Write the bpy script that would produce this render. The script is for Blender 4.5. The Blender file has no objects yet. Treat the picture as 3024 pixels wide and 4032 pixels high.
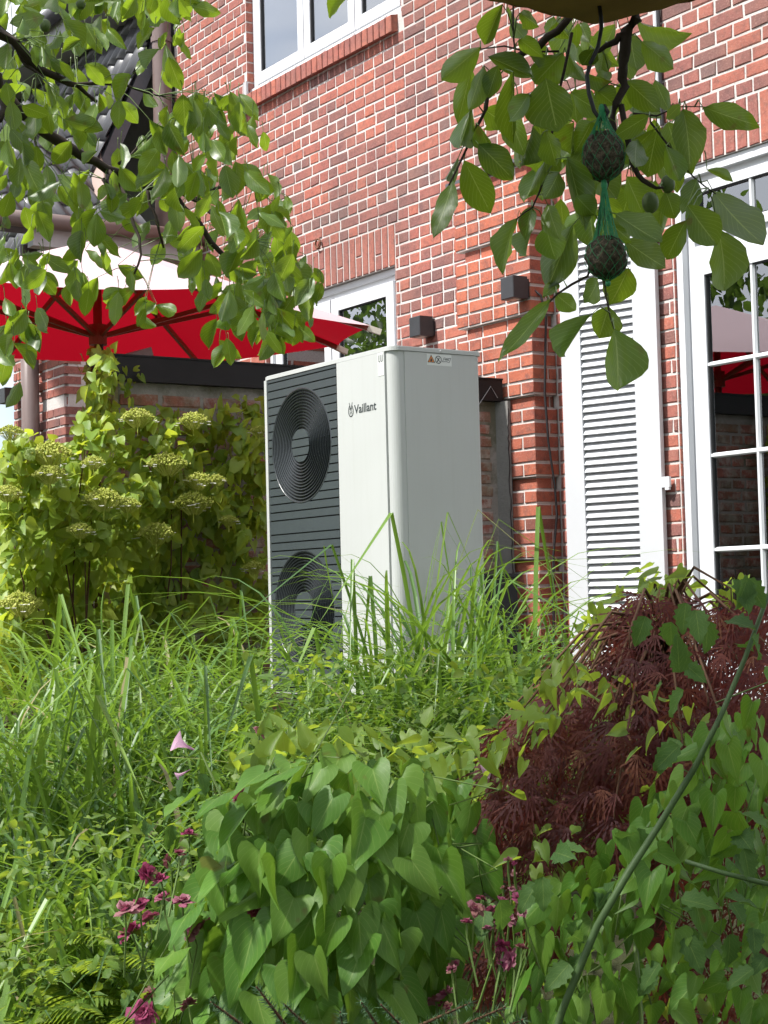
import bpy, math, random
import numpy as np
from mathutils import Vector, Matrix

random.seed(7)
RNG = np.random.default_rng(7)
SC = bpy.context.scene
COL = SC.collection

# ------------------------------------------------------------------ camera
# world: X runs along the house front, Y points into the house, Z is up, the eye is the origin
FPX = 6442.3; CXP, CYP = 1512.0, 2016.0
_P, _R, _Y = 0.04996, -0.02545, -0.98342
_cp, _sp, _cr, _sr = math.cos(_P), math.sin(_P), math.cos(_R), math.sin(_R)
_r0 = np.array([1, 0, 0.]); FW = np.array([0, _cp, _sp]); _u0 = np.array([0, -_sp, _cp])
RT = _cr*_r0 + _sr*_u0; UP = -_sr*_r0 + _cr*_u0
_M = np.array([[math.cos(_Y), math.sin(_Y), 0], [-math.sin(_Y), math.cos(_Y), 0], [0, 0, 1.]])
RT, FW, UP = _M@RT, _M@FW, _M@UP
cam_d = bpy.data.cameras.new('camera'); cam = bpy.data.objects.new('camera', cam_d); COL.objects.link(cam)
cam_d.sensor_fit = 'HORIZONTAL'; cam_d.sensor_width = 36.0; cam_d.lens = FPX/3024*36
cam_d.clip_start = 0.05; cam_d.clip_end = 2000
cam.matrix_world = Matrix(((RT[0], UP[0], -FW[0], 0), (RT[1], UP[1], -FW[1], 0), (RT[2], UP[2], -FW[2], 0), (0, 0, 0, 1)))
SC.camera = cam

# ------------------------------------------------------------------ light
SUN_FROM = Vector((-0.12, -0.68, 1.0)).normalized()
SUN_EL = math.asin(SUN_FROM.z); SUN_AZ = math.atan2(SUN_FROM.x, SUN_FROM.y)
world = bpy.data.worlds.new('World'); SC.world = world; world.use_nodes = True
wn = world.node_tree.nodes; wl = world.node_tree.links; wn.clear()
w_out = wn.new('ShaderNodeOutputWorld'); w_bg = wn.new('ShaderNodeBackground'); w_bg.inputs['Strength'].default_value = 0.096
w_sky = wn.new('ShaderNodeTexSky'); w_sky.sky_type = 'NISHITA'; w_sky.sun_disc = False
w_sky.sun_elevation = SUN_EL; w_sky.sun_rotation = SUN_AZ; w_sky.air_density = 1.0; w_sky.dust_density = 1.2
w_tc = wn.new('ShaderNodeTexCoord'); w_map = wn.new('ShaderNodeMapping'); w_map.inputs['Scale'].default_value = (1, 1, 2.2); w_map.inputs['Location'].default_value = (3.1, 1.7, 0.4)
w_ns = wn.new('ShaderNodeTexNoise'); w_ns.inputs['Scale'].default_value = 2.6; w_ns.inputs['Detail'].default_value = 4; w_ns.inputs['Roughness'].default_value = 0.6
w_rp = wn.new('ShaderNodeValToRGB'); w_rp.color_ramp.elements[0].position = 0.30; w_rp.color_ramp.elements[1].position = 0.50
w_mx = wn.new('ShaderNodeMix'); w_mx.data_type = 'RGBA'; w_mx.inputs['B'].default_value = (8.0, 8.3, 8.9, 1)
wl.new(w_tc.outputs['Generated'], w_map.inputs['Vector']); wl.new(w_map.outputs['Vector'], w_ns.inputs['Vector'])
wl.new(w_ns.outputs['Fac'], w_rp.inputs['Fac']); wl.new(w_rp.outputs['Color'], w_mx.inputs['Factor'])
wl.new(w_sky.outputs['Color'], w_mx.inputs['A']); wl.new(w_mx.outputs['Result'], w_bg.inputs['Color'])
wl.new(w_bg.outputs['Background'], w_out.inputs['Surface'])
sun_d = bpy.data.lights.new('sun', 'SUN'); sun_d.energy = 4.5; sun_d.angle = math.radians(3.0); sun_d.color = (1.0, 0.97, 0.92)
sun = bpy.data.objects.new('sun', sun_d); COL.objects.link(sun); sun.rotation_euler = (-SUN_FROM).to_track_quat('-Z', 'Y').to_euler()
SC.view_settings.view_transform = 'Standard'; SC.view_settings.look = 'None'; SC.view_settings.gamma = 1.0
SC.view_settings.use_curve_mapping = False; SC.view_settings.exposure = 0.85
SC.cycles.use_adaptive_sampling = True; SC.cycles.adaptive_threshold = 0.025; SC.cycles.max_bounces = 5; SC.cycles.transparent_max_bounces = 8; SC.cycles.transmission_bounces = 4; SC.cycles.diffuse_bounces = 2; SC.cycles.glossy_bounces = 3

# ------------------------------------------------------------------ helpers
def ray(x, y): return (x-CXP)/FPX*RT - (y-CYP)/FPX*UP + FW
def at(x, y, D):
    d = ray(x, y); return d*(D/math.hypot(d[0], d[1]))
def onY(x, y, Y): d = ray(x, y); return d*(Y/d[1])
def onX(x, y, X): d = ray(x, y); return d*(X/d[0])
def proj(p):
    p = np.asarray(p, float); w = p@FW
    return CXP+FPX*(p@RT)/w, CYP-FPX*(p@UP)/w
def nrm(v): v = np.asarray(v, float); n = np.linalg.norm(v); return v/n if n > 1e-9 else np.array([0, 0, 1.])
def rnd(a, b): return random.uniform(a, b)

def tag(o, label=None, cat=None, group=None, kind=None):
    if label: o['label'] = label
    if cat: o['category'] = cat
    if group: o['group'] = group
    if kind: o['kind'] = kind
    return o
LOC = {}
def thing(name, label, cat, loc=(0, 0, 0), group=None):
    o = bpy.data.objects.new(name, None); COL.objects.link(o); o.location = loc; o.empty_display_size = 0.1
    LOC[o.name] = np.array(loc, float)
    return tag(o, label, cat, group)
def rootloc(o): return LOC.get(o.name, np.zeros(3)) if o is not None else np.zeros(3)

class MB:
    def __init__(s): s.v = []; s.f = []; s.r = []; s.m = []
    def add(s, vs, fs, r=0.0, m=0):
        n = len(s.v); s.v.extend([tuple(map(float, v)) for v in vs])
        for f in fs: s.f.append(tuple(i+n for i in f)); s.r.append(r); s.m.append(m)
    def box(s, a, b, r=0.0, m=0):
        x0, y0, z0 = a; x1, y1, z1 = b
        s.add([(x0,y0,z0),(x1,y0,z0),(x1,y1,z0),(x0,y1,z0),(x0,y0,z1),(x1,y0,z1),(x1,y1,z1),(x0,y1,z1)],
              [(0,3,2,1),(4,5,6,7),(0,1,5,4),(1,2,6,5),(2,3,7,6),(3,0,4,7)], r, m)
    def obox(s, c, ax, ay, az, r=0.0, m=0):          # oriented box: centre and three half-axes
        c, ax, ay, az = map(np.asarray, (c, ax, ay, az))
        s.add([c+i*ax+j*ay+k*az for k in (-1,1) for j in (-1,1) for i in (-1,1)],
              [(0,2,3,1),(4,5,7,6),(0,1,5,4),(1,3,7,5),(3,2,6,7),(2,0,4,6)], r, m)
    def bar(s, p, q, w, h, up=(0,0,1), r=0.0):
        p, q = np.asarray(p, float), np.asarray(q, float); d = nrm(q-p); sd = nrm(np.cross(d, up)); u = np.cross(sd, d)
        s.obox((p+q)/2, (q-p)/2, sd*w/2, u*h/2, r)
    def tube(s, pts, rad, n=6, r=0.0, cap=True, m=0):
        pts = [np.asarray(p, float) for p in pts]; k = len(pts)
        if not hasattr(rad, '__len__'): rad = [rad]*k
        ref = np.array([0.31, 0.17, 0.93]); rings = []
        for i in range(k):
            d = nrm(pts[min(i+1, k-1)]-pts[max(i-1, 0)])
            a = np.cross(d, ref); a = nrm(a) if np.linalg.norm(a) > 1e-3 else nrm(np.cross(d, [1, 0, 0])); b = np.cross(d, a)
            rings.append([pts[i]+rad[i]*(a*math.cos(2*math.pi*j/n)+b*math.sin(2*math.pi*j/n)) for j in range(n)])
        vs = [p for g in rings for p in g]; fs = []
        for i in range(k-1):
            for j in range(n):
                fs.append((i*n+j, i*n+(j+1) % n, (i+1)*n+(j+1) % n, (i+1)*n+j))
        if cap: fs.append(tuple(range(n))[::-1]); fs.append(tuple((k-1)*n+j for j in range(n)))
        s.add(vs, fs, r, m)
    def ball(s, c, r3, n=8, k=6, r=0.0, wob=0.0):
        if not hasattr(r3, '__len__'): r3 = (r3, r3, r3)
        vs = [(c[0], c[1], c[2]-r3[2])]
        for i in range(1, k):
            t = math.pi*i/k
            for j in range(n):
                a = 2*math.pi*j/n; q = 1+rnd(-wob, wob)
                vs.append((c[0]+r3[0]*math.sin(t)*math.cos(a)*q, c[1]+r3[1]*math.sin(t)*math.sin(a)*q, c[2]-r3[2]*math.cos(t)*q))
        vs.append((c[0], c[1], c[2]+r3[2])); fs = []
        for j in range(n): fs.append((0, 1+(j+1) % n, 1+j)); fs.append((len(vs)-1, 1+(k-2)*n+j, 1+(k-2)*n+(j+1) % n))
        for i in range(k-2):
            for j in range(n): fs.append((1+i*n+j, 1+i*n+(j+1) % n, 1+(i+1)*n+(j+1) % n, 1+(i+1)*n+j))
        s.add(vs, fs, r)
    def mesh(s, name, mats, smooth=False, off=None):
        me = bpy.data.meshes.new(name)
        v = np.array(s.v, float)
        if off is not None and len(v): v = v-off
        me.from_pydata(v.tolist(), [], s.f)
        for m in (mats if isinstance(mats, (list, tuple)) else [mats]): me.materials.append(m)
        if any(s.m): me.polygons.foreach_set('material_index', s.m)
        a = me.attributes.new('rnd', 'FLOAT', 'FACE'); a.data.foreach_set('value', s.r)
        if smooth: me.polygons.foreach_set('use_smooth', [True]*len(me.polygons))
        me.update(); return me
    def build(s, name, mats, root=None, parent=None, smooth=False, kind=None):
        o = bpy.data.objects.new(name, s.mesh(name, mats, smooth, rootloc(root))); COL.objects.link(o)
        p = parent if parent is not None else root
        if p is not None: o.parent = p
        if kind: o['kind'] = kind
        return o
def inst(name, me, M, root, parent=None):
    o = bpy.data.objects.new(name, me); COL.objects.link(o)
    o.parent = parent if parent is not None else root
    l = rootloc(root); M = Matrix(M); M.translation = M.translation-Vector(l); o.matrix_basis = M
    return o

# ------------------------------------------------------------------ materials
class NT:
    def __init__(s, name):
        s.m = bpy.data.materials.new(name); s.m.use_nodes = True; s.n = s.m.node_tree.nodes; s.l = s.m.node_tree.links; s.n.clear()
        s.out = s.n.new('ShaderNodeOutputMaterial')
    def __call__(s, t, **kw):
        n = s.n.new('ShaderNode'+t)
        for k, v in kw.items():
            if k in n.inputs: s.put(n.inputs[k], v)
            else: setattr(n, k, v)
        return n
    def put(s, inp, v):
        if hasattr(v, 'is_output'): s.l.new(v, inp)
        else:
            if hasattr(inp.default_value, '__len__') and hasattr(v, '__len__') and len(v) == 3 and len(inp.default_value) == 4: v = (*v, 1)
            inp.default_value = v
    def math(s, op, a, b=0.0, c=0.0, clamp=False):
        n = s.n.new('ShaderNodeMath'); n.operation = op; n.use_clamp = clamp
        for i, v in enumerate((a, b, c)): s.put(n.inputs[i], v)
        return n.outputs[0]
    def mix(s, f, a, b, mode='MIX'):
        n = s.n.new('ShaderNodeMix'); n.data_type = 'RGBA'; n.blend_type = mode
        s.put(n.inputs['Factor'], f); s.put(n.inputs['A'], a); s.put(n.inputs['B'], b); return n.outputs['Result']
    def noise(s, scale, detail=3, rough=0.5, vec=None, dist=0.0):
        n = s('TexNoise'); n.inputs['Scale'].default_value = scale; n.inputs['Detail'].default_value = detail; n.inputs['Roughness'].default_value = rough
        n.inputs['Distortion'].default_value = dist
        s.l.new(vec if vec is not None else s.pos(), n.inputs['Vector']); return n.outputs['Fac']
    def pos(s):
        if not hasattr(s, '_p'): s._p = s.n.new('ShaderNodeNewGeometry')
        return s._p.outputs['Position']
    def scaled(s, sc):
        m = s('Mapping'); m.inputs['Scale'].default_value = sc; s.l.new(s.pos(), m.inputs['Vector']); return m.outputs['Vector']
    def ramp(s, f, stops, interp='LINEAR'):
        n = s.n.new('ShaderNodeValToRGB'); e = n.color_ramp.elements; n.color_ramp.interpolation = interp
        while len(e) < len(stops): e.new(0.5)
        for i, (p, c) in enumerate(stops): e[i].position = p; e[i].color = (*c, 1) if len(c) == 3 else c
        s.put(n.inputs['Fac'], f); return n.outputs['Color']
    def bump(s, h, strength=0.3, dist=0.01):
        n = s('Bump'); n.inputs['Strength'].default_value = strength; n.inputs['Distance'].default_value = dist; s.l.new(h, n.inputs['Height']); return n.outputs['Normal']
    def pbr(s, base, rough=0.6, spec=0.4, metal=0.0, normal=None, **kw):
        n = s.n.new('ShaderNodeBsdfPrincipled'); s.put(n.inputs['Base Color'], base); s.put(n.inputs['Roughness'], rough)
        s.put(n.inputs['Specular IOR Level'], spec); s.put(n.inputs['Metallic'], metal)
        if normal is not None: s.l.new(normal, n.inputs['Normal'])
        return n
    def end(s, sh): s.l.new(sh, s.out.inputs['Surface']); return s.m
    def rand(s):
        a = s('Attribute'); a.attribute_name = 'rnd'; oi = s.n.new('ShaderNodeObjectInfo')
        return s.math('FRACT', s.math('ADD', a.outputs['Fac'], oi.outputs['Random']))
    def attr(s, nm): a = s('Attribute'); a.attribute_name = nm; return a.outputs['Fac']

def plain(name, col, rough=0.5, spec=0.4, metal=0.0, var=0.12, scale=14, bump=0.0):
    t = NT(name); n = t.noise(scale, 2, 0.6)
    c = t.mix(t.math('MULTIPLY', n, 1.0), [x*(1-var) for x in col], [min(1, x*(1+var)) for x in col])
    nn = t.bump(t.noise(scale*9, 4, 0.6), bump, 0.004) if bump else None
    return t.end(t.pbr(c, rough, spec, metal, nn).outputs[0])

def brick_mat(name, stops, moss=0.0, wash=0.0):
    t = NT(name); r = t.attr('rnd')
    c = t.ramp(r, stops)
    n1 = t.noise(24, 3, 0.65); n2 = t.noise(6, 1, 0.5); n3 = t.noise(90, 2, 0.7)
    c = t.mix(t.ramp(n1, [(0.46, (0, 0, 0)), (0.70, (0.65,)*3)]), c, (0.12, 0.062, 0.058))
    c = t.mix(t.ramp(n3, [(0.52, (0, 0, 0)), (0.78, (0.35,)*3)]), c, (0.55, 0.36, 0.28))
    c = t.mix(t.math('MULTIPLY', t.ramp(n2, [(0.35, (0, 0, 0)), (0.75, (1,)*3)]), 0.25), c, (0.50, 0.20, 0.13))
    if wash:
        c = t.mix(t.ramp(t.noise(11, 6, 0.7), [(0.45, (0, 0, 0)), (0.62, (wash,)*3)]), c, (0.42, 0.40, 0.36))
    if moss:
        c = t.mix(t.ramp(t.noise(4, 5, 0.6), [(0.40, (0, 0, 0)), (0.62, (moss,)*3)]), c, (0.10, 0.10, 0.05))
    c = t.mix(t.ramp(t.noise(0.9, 3, 0.65), [(0.45, (0, 0, 0)), (0.70, (0.42,)*3)]), c, (0.13, 0.085, 0.075))
    return t.end(t.pbr(c, 0.85, 0.25, 0, t.bump(n3, 0.5, 0.005)).outputs[0])
def mortar_mat(name, a, b, c3=None):
    t = NT(name); n = t.noise(7, 2, 0.65); m = t.noise(60, 2, 0.7)
    c = t.mix(n, a, b); c = t.mix(t.ramp(m, [(0.5, (0, 0, 0)), (0.8, (0.5,)*3)]), c, [x*0.55 for x in a])
    c = t.mix(t.ramp(t.noise(0.9, 3, 0.65), [(0.45, (0, 0, 0)), (0.70, (0.42,)*3)]), c, [x*0.45 for x in a])
    if c3: c = t.mix(t.ramp(t.noise(2.5, 6, 0.7), [(0.48, (0, 0, 0)), (0.62, (0.8,)*3)]), c, c3)
    return t.end(t.pbr(c, 0.95, 0.15, 0, t.bump(m, 0.6, 0.006)).outputs[0])

def leaf_mat(name, stops, trans, tf=0.4, rough=0.42, spec=0.45, veins=0.0, nv=8, slant=0.35, blot=0.0):
    t = NT(name); r = t.rand()
    c = t.ramp(r, stops)
    nz = t.noise(30, 1, 0.6)
    c = t.mix(t.math('MULTIPLY', nz, 0.5), c, t.mix(0.5, c, (0.02, 0.03, 0.008), 'MULTIPLY'))
    tr = t.mix(t.math('FRACT', t.math('MULTIPLY', r, 7.3)), [x*0.75 for x in trans], [x*1.15 for x in trans])
    h = None
    if veins:
        uv = t('UVMap'); sp = t('SeparateXYZ'); t.l.new(uv.outputs[0], sp.inputs[0])
        v = t.math('ABSOLUTE', t.math('SUBTRACT', sp.outputs[0], 0.5)); u = sp.outputs[1]
        q = t.math('FRACT', t.math('MULTIPLY', t.math('SUBTRACT', u, t.math('MULTIPLY', v, slant*2)), nv))
        sec = t.math('LESS_THAN', t.math('ABSOLUTE', t.math('SUBTRACT', q, 0.5)), 0.05)
        mid = t.math('LESS_THAN', v, 0.016)
        ve = t.math('MAXIMUM', mid, t.math('MULTIPLY', sec, 0.6))
        f = t.math('MULTIPLY', ve, veins)
        c = t.mix(f, c, (0.30, 0.40, 0.10)); tr = t.mix(f, tr, (0.42, 0.52, 0.10))
        h = None
    if blot:
        b = t.ramp(t.noise(16, 2, 0.7), [(0.66, (0, 0, 0)), (0.72, (blot,)*3)])
        c = t.mix(b, c, (0.16, 0.09, 0.02)); tr = t.mix(b, tr, (0.2, 0.12, 0.02))
    p = t.pbr(c, rough, spec, 0, h); tb = t('BsdfTranslucent'); t.put(tb.inputs['Color'], tr)
    mx = t.n.new('ShaderNodeMixShader'); mx.inputs[0].default_value = tf
    t.l.new(p.outputs[0], mx.inputs[1]); t.l.new(tb.outputs[0], mx.inputs[2]); return t.end(mx.outputs[0])

BR = [(0.0, (0.41, 0.125, 0.085)), (0.22, (0.345, 0.112, 0.086)), (0.5, (0.295, 0.104, 0.088)), (0.75, (0.24, 0.098, 0.088)), (0.92, (0.17, 0.088, 0.084)), (1.0, (0.16, 0.11, 0.105))]
M_BRICK = brick_mat('house_brick', BR)
M_BRICKP = brick_mat('pilaster_brick', [(0.0, (0.43, 0.125, 0.07)), (0.4, (0.36, 0.105, 0.065)), (0.75, (0.28, 0.085, 0.06)), (1.0, (0.14, 0.06, 0.05))])
M_BRICKO = brick_mat('old_wall_brick', [(0.0, (0.36, 0.12, 0.08)), (0.6, (0.26, 0.09, 0.07)), (1.0, (0.24, 0.19, 0.15))], moss=0.6, wash=0.75)
M_MORTAR = mortar_mat('mortar', (0.64, 0.595, 0.57), (0.53, 0.49, 0.465))
M_MORTARO = mortar_mat('old_mortar', (0.36, 0.34, 0.31), (0.22, 0.20, 0.18), (0.10, 0.10, 0.06))
M_PLASTER = mortar_mat('old_plaster', (0.52, 0.42, 0.27), (0.36, 0.28, 0.18), (0.2, 0.19, 0.11))
M_WHITE = plain('white_frame', (0.66, 0.675, 0.70), 0.35, 0.5, var=0.03, scale=3)
M_SHUT = plain('white_shutter_paint', (0.56, 0.575, 0.60), 0.45, 0.45, var=0.05, scale=5)
M_DARKSEAL = plain('dark_seal', (0.02, 0.02, 0.022), 0.5)
M_BLACKMETAL = plain('black_metal', (0.009, 0.009, 0.010), 0.5, 0.3, var=0.4, scale=9, bump=0.05)
M_LAMP = plain('anthracite_lamp', (0.035, 0.036, 0.040), 0.42, 0.5, var=0.2, scale=20)
M_BROWNPIPE = plain('brown_pipe', (0.16, 0.115, 0.105), 0.4, 0.5, var=0.15, scale=6)
M_GREYPAINT = plain('grey_soffit', (0.42, 0.42, 0.43), 0.7)
M_SLATE = plain('slate', (0.09, 0.09, 0.10), 0.6, var=0.3, scale=12, bump=0.2)
M_TILE = plain('dark_tile', (0.075, 0.075, 0.08), 0.28, 0.6, var=0.35, scale=6, bump=0.1)
M_LEAD = plain('lead_flashing', (0.34, 0.25, 0.22), 0.6)
M_CABLE = plain('black_cable', (0.02, 0.02, 0.022), 0.5)
M_CONCRETE = mortar_mat('grey_concrete', (0.27, 0.265, 0.25), (0.19, 0.185, 0.175))

# ------------------------------------------------------------------ ground
def ground_z(x, y):
    s = -0.832*x+0.554*y
    t = min(1, max(0, (s-2.2)/4.0)); t = t*t*(3-2*t)
    return -1.5+t*0.84 + 0.03*math.sin(x*2.1+y*1.3)*(1-t)
def soil():
    t = NT('garden_soil'); n = t.noise(5, 6, 0.65); m = t.noise(40, 5, 0.7)
    c = t.mix(n, (0.05, 0.042, 0.028), (0.045, 0.06, 0.02)); c = t.mix(t.math('MULTIPLY', m, 0.6), c, (0.02, 0.02, 0.01))
    return t.end(t.pbr(c, 0.95, 0.1, 0, t.bump(m, 0.8, 0.03)).outputs[0])
g = MB(); xs = np.concatenate([[-400, -150, -60, -35], np.arange(-24, 12.1, 0.8), [20, 60, 150, 400]]); ys = np.concatenate([[-400, -150, -60, -30], np.arange(-16, 14.1, 0.8), [25, 60, 150, 400]])
g.add([(x, y, ground_z(x, y)) for y in ys for x in xs], [(j*len(xs)+i, j*len(xs)+i+1, (j+1)*len(xs)+i+1, (j+1)*len(xs)+i) for j in range(len(ys)-1) for i in range(len(xs)-1)])
tag(g.build('ground', soil(), smooth=True), kind='structure')

# ------------------------------------------------------------------ house
YW = 6.42; CO = 0.0833; Z0C = 0.19          # wall face, course height, a course line
house = thing('brick_house', 'red brick house front with white windows and louvred shutter', 'house', (-9.0, YW, -0.66))
def brick_variant(L, H, D, jit, r, mat=None, name='brick', off=None):
    """one brick with chamfered, slightly uneven front edges; front face looks to -Y"""
    b = MB(); add_brick(b, (-L/2, 0, -H/2), (L/2, D, H/2), jit, r); return b.mesh(name, mat or M_BRICK)
def add_brick(b, lo, hi, jit=0.002, r=0.0, axis=1, c=0.004):
    x0, y0, z0 = lo; x1, y1, z1 = hi; j = lambda: random.uniform(-jit, jit)
    # chamfer on the -Y face (and +X side keeps its own corner)
    vs = [(x0+j(), y1, z0+j()), (x1+j(), y1, z0+j()), (x1+j(), y1, z1+j()), (x0+j(), y1, z1+j())]
    m = [(x0+j(), y0+c, z0+j()), (x1+j(), y0+c, z0+j()), (x1+j(), y0+c, z1+j()), (x0+j(), y0+c, z1+j())]
    f = [(x0+c+j(), y0+j()*.3, z0+c+j()), (x1-c+j(), y0+j()*.3, z0+c+j()), (x1-c+j(), y0+j()*.3, z1-c+j()), (x0+c+j(), y0+j()*.3, z1-c+j())]
    fs = [(8, 9, 10, 11)]
    for i in range(4):
        k = (i+1) % 4; fs.append((4+i, 4+k, 8+k, 8+i)); fs.append((i, k, 4+k, 4+i))
    b.add(vs+m+f, fs, r)
JN = 0.0145
BVAR = {}
for L, nm in ((0.115, 'h'), (0.24, 's')):
    BVAR[nm] = [brick_variant(L, CO-JN, 0.03, 0.0038, (i+0.5)/18) for i in range(18)]

# openings seen on the wall face: (x0, x1, z0, z1)
W_UP = (-11.50, -9.27, 4.075, 5.60); W_LOW = (-11.29, -9.425, 0.95, 2.305); W_DOOR = (-6.655, -4.2, -0.60, 2.325)
SILL = (-11.56, -9.27, 3.935, 4.075); SOLD1 = (-11.31, -9.425, 2.305, 2.604); SOLD2 = (-6.66, -4.0, 2.325, 2.604)
PIL = (-8.46, -7.70, -0.7, 2.61)
HX0, HX1, HZ0, HZ1 = -12.80, -3.6, -0.62, 6.0
cut = [W_UP, W_LOW, W_DOOR, SILL, SOLD1, SOLD2, PIL]
wallm = MB()                                  # mortar slab split round the openings
holes = [W_UP, W_LOW, W_DOOR]
xs = sorted({HX0, HX1, *[h[0] for h in holes], *[h[1] for h in holes]}); zs = sorted({HZ0, HZ1, *[h[2] for h in holes], *[h[3] for h in holes]})
for i in range(len(xs)-1):
    for k in range(len(zs)-1):
        cx, cz = (xs[i]+xs[i+1])/2, (zs[k]+zs[k+1])/2
        if any(h[0] < cx < h[1] and h[2] < cz < h[3] for h in holes): continue
        wallm.box((xs[i], YW+0.0052, zs[k]), (xs[i+1], YW+0.36, zs[k+1]))
facade = wallm.build('facade_wall', M_MORTAR, house)
bricks = []
n0 = int((HZ0-Z0C)/CO)-1
for n in range(n0, int((HZ1-Z0C)/CO)):
    z0 = Z0C+n*CO+JN/2; z1 = z0+CO-JN
    if z0 < HZ0: continue
    st = n % 2 == 0; L = 0.24 if st else 0.115; x = HX0+(0.0 if st else 0.0625)-(0.125 if (n//2) % 2 and st else 0)
    while x < HX1:
        pieces = [(max(x, HX0+.005), min(x+L, HX1))]
        for h in cut:
            if h[2] < z1-0.012 and h[3] > z0+0.012:
                nw = []
                for a, b in pieces:
                    if b <= h[0] or a >= h[1]: nw.append((a, b)); continue
                    if a < h[0]: nw.append((a, h[0]-JN*.6))
                    if b > h[1]: nw.append((h[1]+JN*.6, b))
                pieces = nw
        for a, b in pieces:
            if b-a > 0.02: bricks.append([a, b, z0, z1, st and b-a > 0.235, (not st) and b-a > 0.112, n])
        x += L+JN
def brnd(n, z):
    r = random.random()*0.93
    if 2.77 < z < 2.862 and random.random() < 0.6: r = rnd(0.9, 1.0)
    elif random.random() < 0.04: r = rnd(0.88, 1.0)
    return r
vis = []
for b in bricks:
    px, py = proj(((b[0]+b[1])/2, YW, (b[2]+b[3])/2)); inf = 0 < px < 3024 and 0 < py < 2700
    d = math.hypot((b[0]+b[1])/2, YW); b.append((inf, (b[1]-b[0])/d))
cand = sorted([b for b in bricks if (b[4] or b[5]) and b[7][0]], key=lambda b: -b[7][1])[:215]
cid = {id(b) for b in cand}
rest = MB()
for b in bricks:
    r = brnd(b[6], b[2])
    if id(b) in cid:
        me = BVAR['s' if b[4] else 'h'][int(r*17.99)]
        inst('brick', me, Matrix.Translation(((b[0]+b[1])/2, YW+rnd(-.002, .002), (b[2]+b[3])/2)), house, facade)
    else:
        px, py = proj(((b[0]+b[1])/2, YW, b[2]))
        add_brick(rest, (b[0], YW+rnd(-.002, .002), b[2]), (b[1], YW+.03, b[3]), 0.0036, r)
# soldier courses over the two openings: upright bricks, every third split in two
for S in (SOLD1, SOLD2):
    x = S[0]+0.006; k = 0
    while x+0.07 < S[1]+0.02:
        w = 0.0715
        if k % 3 == 1:
            s = S[2]+(0.11 if k % 2 else 0.145)
            add_brick(rest, (x, YW-.001, S[2]+.004), (x+w, YW+.03, s-.005), .002, random.random()*.6); add_brick(rest, (x, YW-.001, s+.005), (x+w, YW+.03, S[3]-.006), .002, random.random()*.7)
        else: add_brick(rest, (x, YW-.001, S[2]+.004), (x+w, YW+.03, S[3]-.006), .002, random.random()*.6)
        x += w+JN; k += 1
rest.build('brick_field', M_BRICK, house, facade, kind='stuff')
# brick reveals of the openings
rv = MB()
for (x0, x1, z0, z1) in (W_UP, W_LOW, W_DOOR):
    n = int((z0-Z0C)/CO)
    while Z0C+n*CO < z1-.02:
        za, zb = max(z0, Z0C+n*CO+JN/2), min(z1, Z0C+(n+1)*CO-JN/2); n += 1
        if zb-za < .01: continue
        for xx, s in ((x0, 1), (x1, -1)):
            rv.box((min(xx, xx+s*.006), YW+.004, za), (max(xx, xx+s*.006), YW+.10, zb), random.random()*.8)
rv.build('reveal_bricks', M_BRICK, house, facade, kind='stuff')
# rowlock sill, one brick beside another, sloping out
x = SILL[0]; sl = MB(); sl.box((SILL[0]+.01, YW+.02, SILL[2]+.01), (SILL[1]-.01, YW+.12, SILL[3]-.03)); sill = sl.build('window_sill', M_MORTAR, house)
sv = []
for i in range(8):
    b = MB(); vs = []
    add_brick(b, (-.034, -.055, -.06), (.034, .10, .06), .002, (i+.5)/8*.75); b.v = [(v[0], v[1], v[2]+.22*(v[1]+.055)) for v in b.v]; sv.append(b.mesh('sill_brick', M_BRICK))
while x < SILL[1]-.05:
    inst('sill_brick', random.choice(sv), Matrix.Translation((x+.038, YW, (SILL[2]+SILL[3])/2-.012)), house, sill); x += .0775

# banded pilaster: bands of five courses out, one course back
PY = 6.235; pm = MB(); pm.box((PIL[0]+.055, PY+.05, -0.7), (PIL[1]-.05, YW+.005, PIL[3])); pilaster = pm.build('pilaster', M_MORTAR, house)
pb = []; nb = int((-0.62-Z0C)/CO)
for n in range(nb, int((PIL[3]-Z0C)/CO)):
    z0 = Z0C+n*CO+JN/2; z1 = z0+CO-JN; rec = (n % 6 == 5); o = 0.032 if rec else 0.0
    xa, xb = PIL[0]+o*2, PIL[1]-o; y0 = PY+o; odd = n % 2
    pm2 = MB(); pm2.box((xa+.006, y0+.007, z0-JN*.55), (xb-.007, YW, z1+JN*.55))
    pb.append(('m', pm2, None))
    L1 = 0.24 if odd else 0.115; D1 = 0.115 if odd else 0.24
    row = [(xb-L1, xb, y0, min(y0+D1, YW-.002))]
    if y0+D1 < YW-.03: row.append((xb-.05, xb, y0+D1+JN, YW-.002))
    x = xb-L1-JN
    while x > xa+.03:
        L = 0.24 if (odd and random.random() < .5) else 0.115
        if x-L < xa+.05: L = x-xa
        row.append((x-L, x, y0, y0+.10)); x -= L+JN
    for q in row: pb.append((q, z0, z1))
core = MB()
def full_brick(b, lo, hi, r, c=.004, jit=.0015):
    x0, y0, z0 = lo; x1, y1, z1 = hi; j = lambda: random.uniform(-jit, jit)
    # chamfered towards -Y and +X, the two faces one sees
    vs = []
    for z, s in ((z0, c), (z1, -c)):
        vs += [(x0+j(), y1, z+j()), (x0+j(), y0+c, z+j()), (x0+c, y0+j(), z+s), (x1-c, y0+j(), z+s), (x1+j(), y0+c, z+s), (x1+j(), y1-.001, z+s), (x1-c, y1, z+j())]
    n = 7; fs = [tuple(range(n))[::-1], tuple(range(n, 2*n))]+[(i, (i+1) % n, (i+1) % n+n, i+n) for i in range(n)]
    b.add(vs, fs, r)
prest = MB(); npb = 0
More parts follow.
